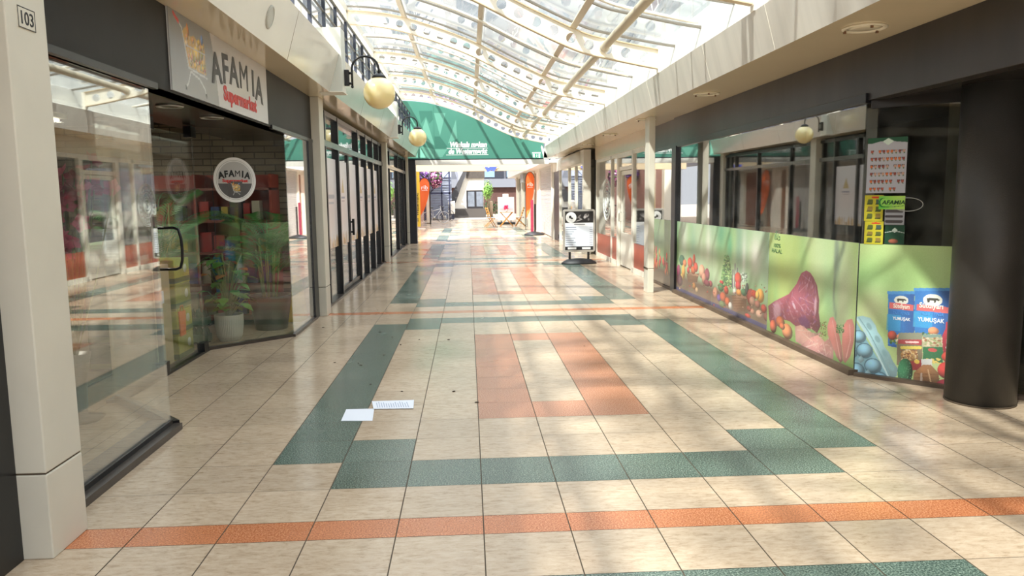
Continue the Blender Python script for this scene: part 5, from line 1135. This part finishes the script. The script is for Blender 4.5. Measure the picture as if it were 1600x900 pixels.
# street building
YG = 68.0
b2 = wthing('street_building', 'brick and glass building across the street at the very back', 'building', (3, YG, 0))
b = MB(); b.box(-4, YG, 0, 12, YG+1, 2.35); b.build('brick_base', mat('brick_dark', (74, 48, 42), .8, var=.2, scale=3), b2)
b = MB(); b.box(-4, YG-.3, 2.35, 12, YG+1, 3.1); b.build('slab', mat('slab_grey', (104, 108, 116), .7), b2)
b = MB(); b.box(-4, YG, 3.1, 12, YG+1, 9); b.build('upper_wall', mat('upper_grey', (84, 88, 96), .6), b2)
for k in range(4):
    b = MB(); x_ = 1.3+k*2.1; b.box(x_, YG-.06, 3.15, x_+1.9, YG-.0, 5.0); w_ = b.build('window', mat('dark_frame_far', (40, 44, 54), .4), b2); b = MB(); b.box(x_+.08, YG-.08, 3.25, x_+1.1, YG-.065, 4.9); b.build('pane', mat('sky_pane', (120, 146, 166), .1, var=.2, scale=1), w_)
b = MB(); b.box(3.1, YG-.05, 1.2, 3.6, YG-.0, 1.75); b.build('white_panel', M_white, b2)
hd = MB(); rg = random.Random(12)
for _ in range(500): 
    c = (rg.uniform(1.3, 3.4), 64+rg.uniform(0, .6), rg.uniform(.05, 1.15)); s_ = .09
    v = Vector((rg.gauss(0, 1), rg.gauss(0, 1), rg.gauss(0, 1))).normalized(); t1 = v.orthogonal().normalized()*s_; t2 = v.cross(t1).normalized()*s_; C_ = Vector(c); hd.add([C_-t1, C_+t2*.6, C_+t1, C_-t2*.6], [(0, 1, 2, 3)])
tag(hd.build('hedge', mat('hedge_green', (48, 66, 34), .8, var=.2), fix=False), 'low dark green hedge in front of the brick building', 'hedge')
tr = thing('street_tree', 'small leafy tree right of the far noticeboard', 'tree', (1.42, 55, 0)); b = MB(); b.tube([(0, 0, 0), (.02, 0, 1.4), (-.02, 0, 2.6)], [.05, .04, .02], 8); b.build('trunk', mat('bark', (110, 90, 70), .9), tr)
b = MB(); b.use(mat('leaf_a', (96, 140, 60), .7)); b.use(mat('leaf_b', (130, 170, 80), .7))
for _ in range(900):
    v = Vector((rg.gauss(0, 1), rg.gauss(0, 1), rg.gauss(0, 1))).normalized(); C_ = Vector((v.x*.42, v.y*.42, 2.0+v.z*.78))*1.0*1; C_ = Vector((0, 0, 2.0))+(C_-Vector((0, 0, 2.0)))*rg.uniform(.3, 1.05); b.cur = rg.randrange(2)
    t1 = v.orthogonal().normalized(); t2 = v.cross(t1); w = rg.uniform(0, 6); e1 = (t1*math.cos(w)+t2*math.sin(w))*.06; e2 = (t2*math.cos(w)-t1*math.sin(w))*.03; b.add([C_-e1, C_+e2, C_+e1, C_-e2], [(0, 1, 2, 3)])
b.build('crown', None, tr, fix=False)
bf = thing('blue_pennant', 'small blue pennant hanging from the beam beyond the portal', 'pennant', (1.0, 33.55, 2.86)); b = MB(); b.prism([(-.25, .0), (.3, .0), (.16, -.2), (.05, -.14), (-.12, -.22)], lambda u, v, w: (u, w, v), -.006, .006); b.build('cloth', mat('blue_cloth', (60, 80, 190), .7), bf); b = MB(); b.tube([(-.3, 0, .0), (.35, 0, .0)], .01, 6); b.build('rod', M_steel, bf)

# ------------------------------------------------------------------ inside the supermarket
def frond(b, base, az, el, L, n=22, ll=.30, droop=1.2):
    p = Vector(base); pts = []; e = el
    for k in range(n+1):
        pts.append(p.copy()); d_ = Vector((math.cos(az)*math.cos(e), math.sin(az)*math.cos(e), math.sin(e))); p = p+d_*L/n; e -= droop/n
    b.tube(pts, [.008*(1-k/(n+2)) for k in range(n+1)], 5)
    for k in range(3, n+1):
        t_ = (pts[k]-pts[k-1]).normalized(); sd = t_.cross(Vector((0, 0, 1))).normalized(); l_ = ll*math.sin(PI*(k/(n+1.5))**.8)+.04
        for s_ in (-1, 1):
            tip = pts[k]+sd*s_*l_*.8+t_*l_*.6-Vector((0, 0, l_*.25)); m_ = (pts[k]+tip)/2+Vector((0, 0, .01)); wv = t_*.009
            b.add([pts[k], m_-wv, tip, m_+wv], [(0, 1, 2, 3)])
def palm(x, y, z0, h, nf, seed, label, L=.9):
    t = thing('potted_palm', label, 'potted palm', (x, y, 0), 0, 'palms inside the supermarket window'); rg = random.Random(seed)
    b = MB(); b.lathe([(.19, 0), (.25, .38), (.255, .42), (.235, .42), (.22, .36), (.001, .36)], n=28); b.build('planter', mat('dark_planter', (38, 36, 40), .4), t)
    b = MB()
    for k in range(9): w = 2*PI*k/9; b.tube([(.08*math.cos(w), .08*math.sin(w), .36), (.14*math.cos(w), .14*math.sin(w), .36+h*rg.uniform(.5, .8))], .008, 5)
    b.build('stems', mat('palm_stem', (140, 150, 90), .6), t)
    b = MB()
    for k in range(nf): w = rg.uniform(0, 2*PI); frond(b, (.1*math.cos(w), .1*math.sin(w), .36+h*rg.uniform(.3, .8)), w, rg.uniform(.7, 1.35), L*rg.uniform(.7, 1.1))
    for i_, v_ in enumerate(b.v):
        wx_, wy_, wz_ = min(max(v_[0]+x, -4.25), -2.13), min(v_[1]+y, 9.64), min(v_[2], 2.3); d_ = (Vector((wx_, wy_, 0))-A0).dot(NV)
        if d_ > -.06: wx_ -= NV.x*(d_+.06); wy_ -= NV.y*(d_+.06)
        b.v[i_] = (wx_-x, wy_-y, wz_)
    b.build('fronds', mat('palm_green', (74, 128, 60), .5, var=.2), t, fix=False)
palm(-2.46, 9.40, 0, 1.0, 34, 4, 'tall palm in a dark planter behind the angled supermarket pane, right of the white pot', .62)
palm(-3.5, 8.75, 0, 1.5, 24, 8, 'dark tall palm deeper inside the supermarket behind the cartons', .8)
wp = thing('potted_plant', 'broad leaved plant in a ribbed white pot behind the angled supermarket pane', 'potted plant', (-2.74, 8.66, 0))
b = MB(); n_ = 96; prof = [(.105, 0), (.135, .05), (.155, .2), (.158, .30)]; vs = []
for r_, h_ in prof:
    for k in range(n_): w = 2*PI*k/n_; rr = r_+(.003 if k % 2 else -.001)*(h_ < .29); vs.append((rr*math.cos(w), rr*math.sin(w), h_))
o_ = len(vs)
for r_, h_ in ((.146, .30), (.14, .25), (.001, .25)):
    for k in range(n_): w = 2*PI*k/n_; vs.append((r_*math.cos(w), r_*math.sin(w), h_))
b.add(vs, [(i*n_+k, i*n_+(k+1) % n_, (i+1)*n_+(k+1) % n_, (i+1)*n_+k) for i in range(6) for k in range(n_)]+[tuple(range(n_))[::-1]]); b.build('pot', mat('ribbed_white', (196, 190, 178), .5), wp)
b = MB(); b.use(mat('leaf_bright', (96, 156, 66), .4)); b.use(mat('leaf_orange', (190, 120, 60), .5)); rg = random.Random(31); stems = MB()
for k in range(64):
    w = rg.uniform(0, 2*PI); h_ = rg.uniform(.35, 1.0); r_ = rg.uniform(.03, .24); base = Vector((r_*math.cos(w), r_*math.sin(w), h_)); stems.tube([(rg.uniform(-.03, .03), rg.uniform(-.03, .03), .25), (base.x*.4, base.y*.4, h_*.75), tuple(base)], .004, 5)
    d_ = Vector((math.cos(w), math.sin(w), rg.uniform(-.4, .3))).normalized(); s_ = d_.cross(Vector((0, 0, 1))).normalized(); L_ = rg.uniform(.10, .16); wd_ = L_*.42; b.cur = 1 if h_ > .75 and rg.random() < .45 else 0
    mid = base+d_*L_*.5-Vector((0, 0, .01)); tip = base+d_*L_-Vector((0, 0, .04))
    b.add([base, base+d_*L_*.3+s_*wd_, mid+s_*wd_*1.05, tip, mid-s_*wd_*1.05, base+d_*L_*.3-s_*wd_, mid], [(0, 1, 6), (1, 2, 6), (2, 3, 6), (3, 4, 6), (4, 5, 6), (5, 0, 6)])
b.build('leaves', None, wp, fix=False); stems.build('stems', mat('palm_stem', (140, 150, 90)), wp)
orn = thing('parrot_ornament', 'small blue and green bird shaped ornament hanging among the plant leaves', 'ornament', (-2.95, 9.0, .82)); b = MB(); b.ball((0, 0, 0), .06, (1, 1, 2.2), 12); b.build('body', mat('orn_teal', (36, 110, 130), .5), orn); b = MB(); b.ball((0, 0, .15), .05, n=10); b.build('head', mat('orn_red', (130, 30, 50), .5), orn); b = MB(); b.box(-.02, -.01, -.32, .02, .01, -.1); b.build('tail', mat('orn_blue', (40, 90, 150), .5), orn); b = MB(); b.tube([(0, 0, .19), (0, 0, 1.72)], .003, 5); b.build('cord', M_frame, orn)
# cartons
def carton(x, y, z, wx, wy, h, c1_, c2_, label, seed, grp):
    t = thing('drink_carton', label, 'carton', (x, y, z), 0, grp)
    b = MB(); b.box(-wx/2, -wy/2, 0, wx/2, wy/2, h); b.build('box', mat('carton_%d' % seed, c1_, .6, var=.25, scale=9), t, bevel=.006)
    b = MB(); b.box(-wx/2-.002, -wy/2-.002, h*.08, wx/2+.002, wy/2+.002, h*.28); b.build('printed_band', mat('band_%d' % seed, c2_, .5), t)
    b = MB(); b.lathe([(.045, wx/2+.001), (.045, wx/2+.003)], (0, wy*.2, h*.6), 16, 'X'); b.build('round_mark', mat('mark_white', (206, 206, 190), .5), t)
cl_ = ['bottom', 'second from the floor', 'third from the floor', 'top']
for k in range(4): carton(-3.05, 7.72, .0045+.252*k, .34, .40, .25, (172, 168, 52) if k % 2 else (150, 150, 60), (70, 92, 40), 'yellow-green drink carton behind the glass door, '+cl_[k]+' of its stack', 30+k, 'yellow-green cartons behind the door')
for k in range(3): carton(-3.42, 7.35, .0045+.252*k, .30, .36, .25, (60, 76, 50), (90, 110, 50), 'dark green drink carton deeper behind the stack, '+('bottom' if k == 0 else 'middle' if k == 1 else 'top')+' of three', 40+k, 'dark cartons')
bc = thing('cardboard_box', 'tall plain beige cardboard box just behind the glass door handle', 'box', (-3.08, 7.18, .0045)); b = MB(); b.box(-.18, -.26, 0, .18, .26, .98); b.build('box', mat('cardboard', (186, 168, 128), .7, var=.06), bc, bevel=.005)
b = MB(); b.box(.18, -.02, .32, .182, .05, .42); b.box(.18, .04, .62, .182, .10, .74); b.build('label_sheet', M_paper, bc)
ob = thing('orange_bag', 'flat orange carrier bag leaning on the yellow-green cartons', 'bag', (-2.87, 7.62, .25)); b = MB(); b.prism([(-.06, 0), (.07, 0), (.09, .24), (-.08, .25)], lambda u, v, w: (w, u, v), -.006, .006); b.build('bag_body', mat('orange_bag', (226, 112, 44), .6), ob); b = MB(); b.tube([(0, -.04, .24), (0, -.02, .30), (0, .03, .30), (0, .05, .24)], .004, 5); b.build('handle', MATS['orange_bag'], ob)
def pack(x, y, z, label):
    t = thing('bottle_pack', label, 'bottle pack', (x, y, z), 0, 'bottle packs beside the white pot')
    for i in range(3):
        for j in range(2): 
            b = MB(); b.lathe([(.032, 0), (.034, .10), (.03, .13), (.012, .17), (.012, .19)], (-.07+.07*i, -.035+.07*j, 0), 12); b.build('bottle', mat('green_bottle', (30, 62, 44), .15), t)
    b = MB(); b.box(-.11, -.075, .02, .11, .075, .10); b.build('wrap', mat('wrap_green', (40, 80, 60), .3), t)
pack(-3.02, 8.5, .0045, 'shrink wrapped pack of green bottles on the floor beside the white pot, lower one'); pack(-3.02, 8.5, .197, 'shrink wrapped pack of green bottles stacked on another beside the white pot')
yw = thing('wet_floor_sign', 'yellow folding floor sign inside the supermarket behind the dark planter', 'floor sign', (-2.24, 9.93, .0045)); b = MB()
b.prism([(-.12, 0), (.12, 0), (.05, .6), (-.05, .6)], lambda u, v, w: (u, w-(.16*(.6-v)), v), -.008, .008); b.build('front_panel', mat('sign_yellow', (222, 186, 40), .5), yw)
b = MB(); b.prism([(-.12, 0), (.12, 0), (.05, .6), (-.05, .6)], lambda u, v, w: (u, w+(.02*(.6-v)), v), -.006, .004); b.build('back_panel', MATS['sign_yellow'], yw)
# shelving
def shelving(x, y, rz_, label, seed):
    t = thing('shop_shelving', label, 'shelving', (x, y, .0045), rz_, 'shelving inside the supermarket')
    b = MB(); b.box(-.25, 0, 0, -.22, 1.9, 1.9); b.build('back_panel', mat('shelf_red', (150, 58, 44), .6), t)
    for z in (.1, .5, .9, 1.3, 1.7): b = MB(); b.box(-.22, 0, z, .15, 1.9, z+.03); b.build('shelf', mat('shelf_dark', (120, 62, 50), .6), t)
    for yy in (0, .94, 1.87): b = MB(); b.box(-.22, yy, 0, .15, yy+.03, 1.9); b.build('side_panel', MATS['shelf_red'], t)
    rg = random.Random(seed); M4 = Matrix.Translation((x, y, .0045)) @ Matrix.Rotation(rz_, 4, 'Z')
    for z in (.131, .531, .931, 1.331):
        yy = .1
        while yy < 1.76:
            wd = rg.uniform(.08, .16); hh = rg.uniform(.16, .30)
            if yy < .96 < yy+wd+.02: yy = .98
            b = MB(); b.box(-.08, 0, 0, .08, wd-.01, hh); c = rg.choice([(150, 40, 36), (40, 60, 110), (170, 150, 60), (60, 100, 60), (180, 170, 150), (60, 50, 50)])
            o = b.build('grocery_box', mat('goods_%d_%d_%d' % c, c, .5)); p = M4 @ Vector((.03, yy, z)); o.location = p; o.rotation_euler = (0, 0, rz_)
            tag(o, 'packaged goods standing in rows on the dark red supermarket shelves', 'packaged goods', 'packages on the supermarket shelves'); yy += wd+.015
shelving(-4.9, 4.2, 0, 'dark red shop shelving on the rear wall, nearer the street end', 0)
shelving(-4.9, 6.4, 0, 'dark red shop shelving on the rear wall, deeper in the supermarket', 1)
shelving(-4.36, 9.84, -PI/2, 'dark red shop shelving against the brick end wall behind the plants', 2)
# dim strip light added under the ceiling to brighten the dark supermarket
for y_, lb in ((8.2, 'deep in the room'),):
    t = thing('added_strip_light', 'added white ceiling strip light brightening the supermarket shelves, '+lb, 'ceiling light', (-4.5, y_, 2.549), 0)
    b = MB(); b.box(-.08, -.6, -.05, .08, .6, 0); b.build('housing', M_white, t); b = MB(); b.tube([(0, -.58, -.065), (0, .58, -.065)], .014, 8); b.build('tube', mat('added_strip_tube', (255, 246, 226), .4, emit=1.5), t)
    L_ = bpy.data.objects.new('strip_glow', bpy.data.lights.new('strip_glow', 'AREA')); COL.objects.link(L_); L_.data.shape = 'RECTANGLE'; L_.data.size = .15; L_.data.size_y = 1.2; L_.data.energy = 18; L_.data.color = (1, .93, .8); L_.parent = t; L_.location = (0, 0, -.09)

# pink blossoms in the window
pf = thing('pink_flower_arrangement', 'tall arrangement of pink artificial blossoms behind the nearest supermarket window', 'flower arrangement', (-2.86, 5.55, .0))
b = MB(); b.lathe([(.14, 0), (.16, .02), (.05, .05), (.06, .3), (.10, .5), (.08, .5), (.001, .45)], n=20); b.build('vase', mat('smoky_vase', (120, 112, 100), .3), pf)
b = MB(); rg = random.Random(9); bl_ = MB(); bl_.use(mat('pink_a', (206, 60, 96), .6)); bl_.use(mat('pink_b', (226, 110, 140), .6))
cents = [(rg.gauss(0, .10), rg.gauss(0, .12), 1.68+rg.gauss(0, .10)) for _ in range(40)]+[(rg.gauss(.0, .08), -.15+rg.gauss(0, .08), 1.36+rg.gauss(0, .06)) for _ in range(20)]
for c in cents:
    b.tube([(0, 0, .45), (c[0]*.5, c[1]*.5, 1.0), c], .005, 5); v0 = Vector(c); ax = Vector((rg.gauss(0, 1), rg.gauss(0, 1), rg.gauss(0, 1))).normalized(); t1 = ax.orthogonal().normalized(); t2 = ax.cross(t1); bl_.cur = rg.randrange(2)
    for k in range(5):
        w = 2*PI*k/5; d_ = t1*math.cos(w)+t2*math.sin(w); s_ = ax.cross(d_); L_ = .075
        bl_.add([v0, v0+d_*L_*.6+s_*.03+ax*.02, v0+d_*L_+ax*.03, v0+d_*L_*.6-s_*.03+ax*.02], [(0, 1, 2, 3)])
b.build('stems', mat('palm_stem', (140, 150, 90)), pf); bl_.build('blossoms', None, pf, fix=False)

# ------------------------------------------------------------------ paper sheets on the floor
def sheet(pts, z, label, lines):
    t = wthing('paper_sheet', label, 'paper', (pts[0][0], pts[0][1], 0), 'paper sheets on the floor'); b = MB()
    P_ = [(x, y, z+.001) for x, y in pts]+[(x, y, z+.003) for x, y in pts]; b.add(P_, [(3, 2, 1, 0), (4, 5, 6, 7), (0, 1, 5, 4), (1, 2, 6, 5), (2, 3, 7, 6), (3, 0, 4, 7)]); b.build('sheet', M_paper, t)
    if lines:
        b = MB(); a_, c_, d_ = Vector(pts[0]), Vector(pts[1])-Vector(pts[0]), Vector(pts[3])-Vector(pts[0])
        for k in range(14):
            u_ = .10+.06*k; v1 = random.uniform(.65, .88); q = [a_+c_*u_+d_*.15, a_+c_*(u_+.022)+d_*.15, a_+c_*(u_+.022)+d_*v1, a_+c_*u_+d_*v1]; b.add([(p.x, p.y, z+.0036) for p in q], [(0, 1, 2, 3)])
        b.build('printed_lines', mat('line_grey', (176, 184, 204), .6), t, fix=False)
sheet([(-.943, 5.35), (-.716, 5.33), (-.742, 5.645), (-.953, 5.65)], .0, 'blank white paper sheet lying on the green tiles, nearer one', False)
sheet([(-.745, 5.628), (-.443, 5.612), (-.455, 5.852), (-.785, 5.847)], .0035, 'white printed paper sheet on the cream tiles touching the blank one', True)
# small fallen bits
rg = random.Random(77)
for k, (px_, py_) in enumerate([(628, 612), (709, 612), (523, 567), (560, 568), (564, 571), (626, 539), (745, 629), (594, 519), (613, 527), (579, 601), (505, 512), (913, 541), (590, 485), (600, 555), (655, 531), (701, 531)]):
    p = on(px_, py_, 2, 0); b = MB(); w = rg.uniform(0, 3); r_ = rg.uniform(.006, .012); b.ball((0, 0, .004), r_, (1.6, .8, .35), 5); o = b.build('leaf_bit', mat('leaf_brown', (70, 50, 34), .8)); o.location = (p.x, p.y, .0); o.rotation_euler = (0, 0, w); tag(o, 'tiny dry brown leaf scrap lying on the tiled floor', 'leaf scrap', 'leaf scraps on the tiles')

# ------------------------------------------------------------------ unseen tree added behind the left roofs to dapple the near floor
tt = thing('added_shade_tree', 'added leafy tree, out of view behind the left shops, shading the near floor', 'tree', (-7.2, -1.5, -.01)); rg = random.Random(40)
b = MB(); b.tube([(0, 0, 0), (.1, .1, 4), (.6, .2, 7)], [.22, .18, .12], 12)
for k in range(9):
    w = rg.uniform(0, 2*PI); b.tube([(.4, .15, 5.5+.15*k), (1.6+1.2*math.cos(w), .6+1.4*math.sin(w), 8.2), (2.7+2.9*math.cos(w), 1.0+2.9*math.sin(w), 9.6)], [.07, .04, .015], 6)
b.build('trunk', MATS['bark'], tt)
b = MB(); b.use(MATS['leaf_a']); b.use(MATS['leaf_b'])
for _ in range(150):
    r_ = 3.6*math.sqrt(rg.random()); w = rg.uniform(0, 2*PI); c = Vector((3.0+r_*math.cos(w), 1.0+r_*math.sin(w), 9.3+rg.uniform(-.9, 1.3)))
    for _ in range(16):
        v = Vector((rg.gauss(0, 1), rg.gauss(0, 1), rg.gauss(0, 1))).normalized(); C_ = c+v*rg.uniform(.0, .38); t1 = v.orthogonal().normalized()*.11; t2 = v.cross(t1).normalized()*.06; b.cur = rg.randrange(2)
        b.add([C_-t1, C_+t2, C_+t1, C_-t2], [(0, 1, 2, 3)])
b.build('crown', None, tt, fix=False)
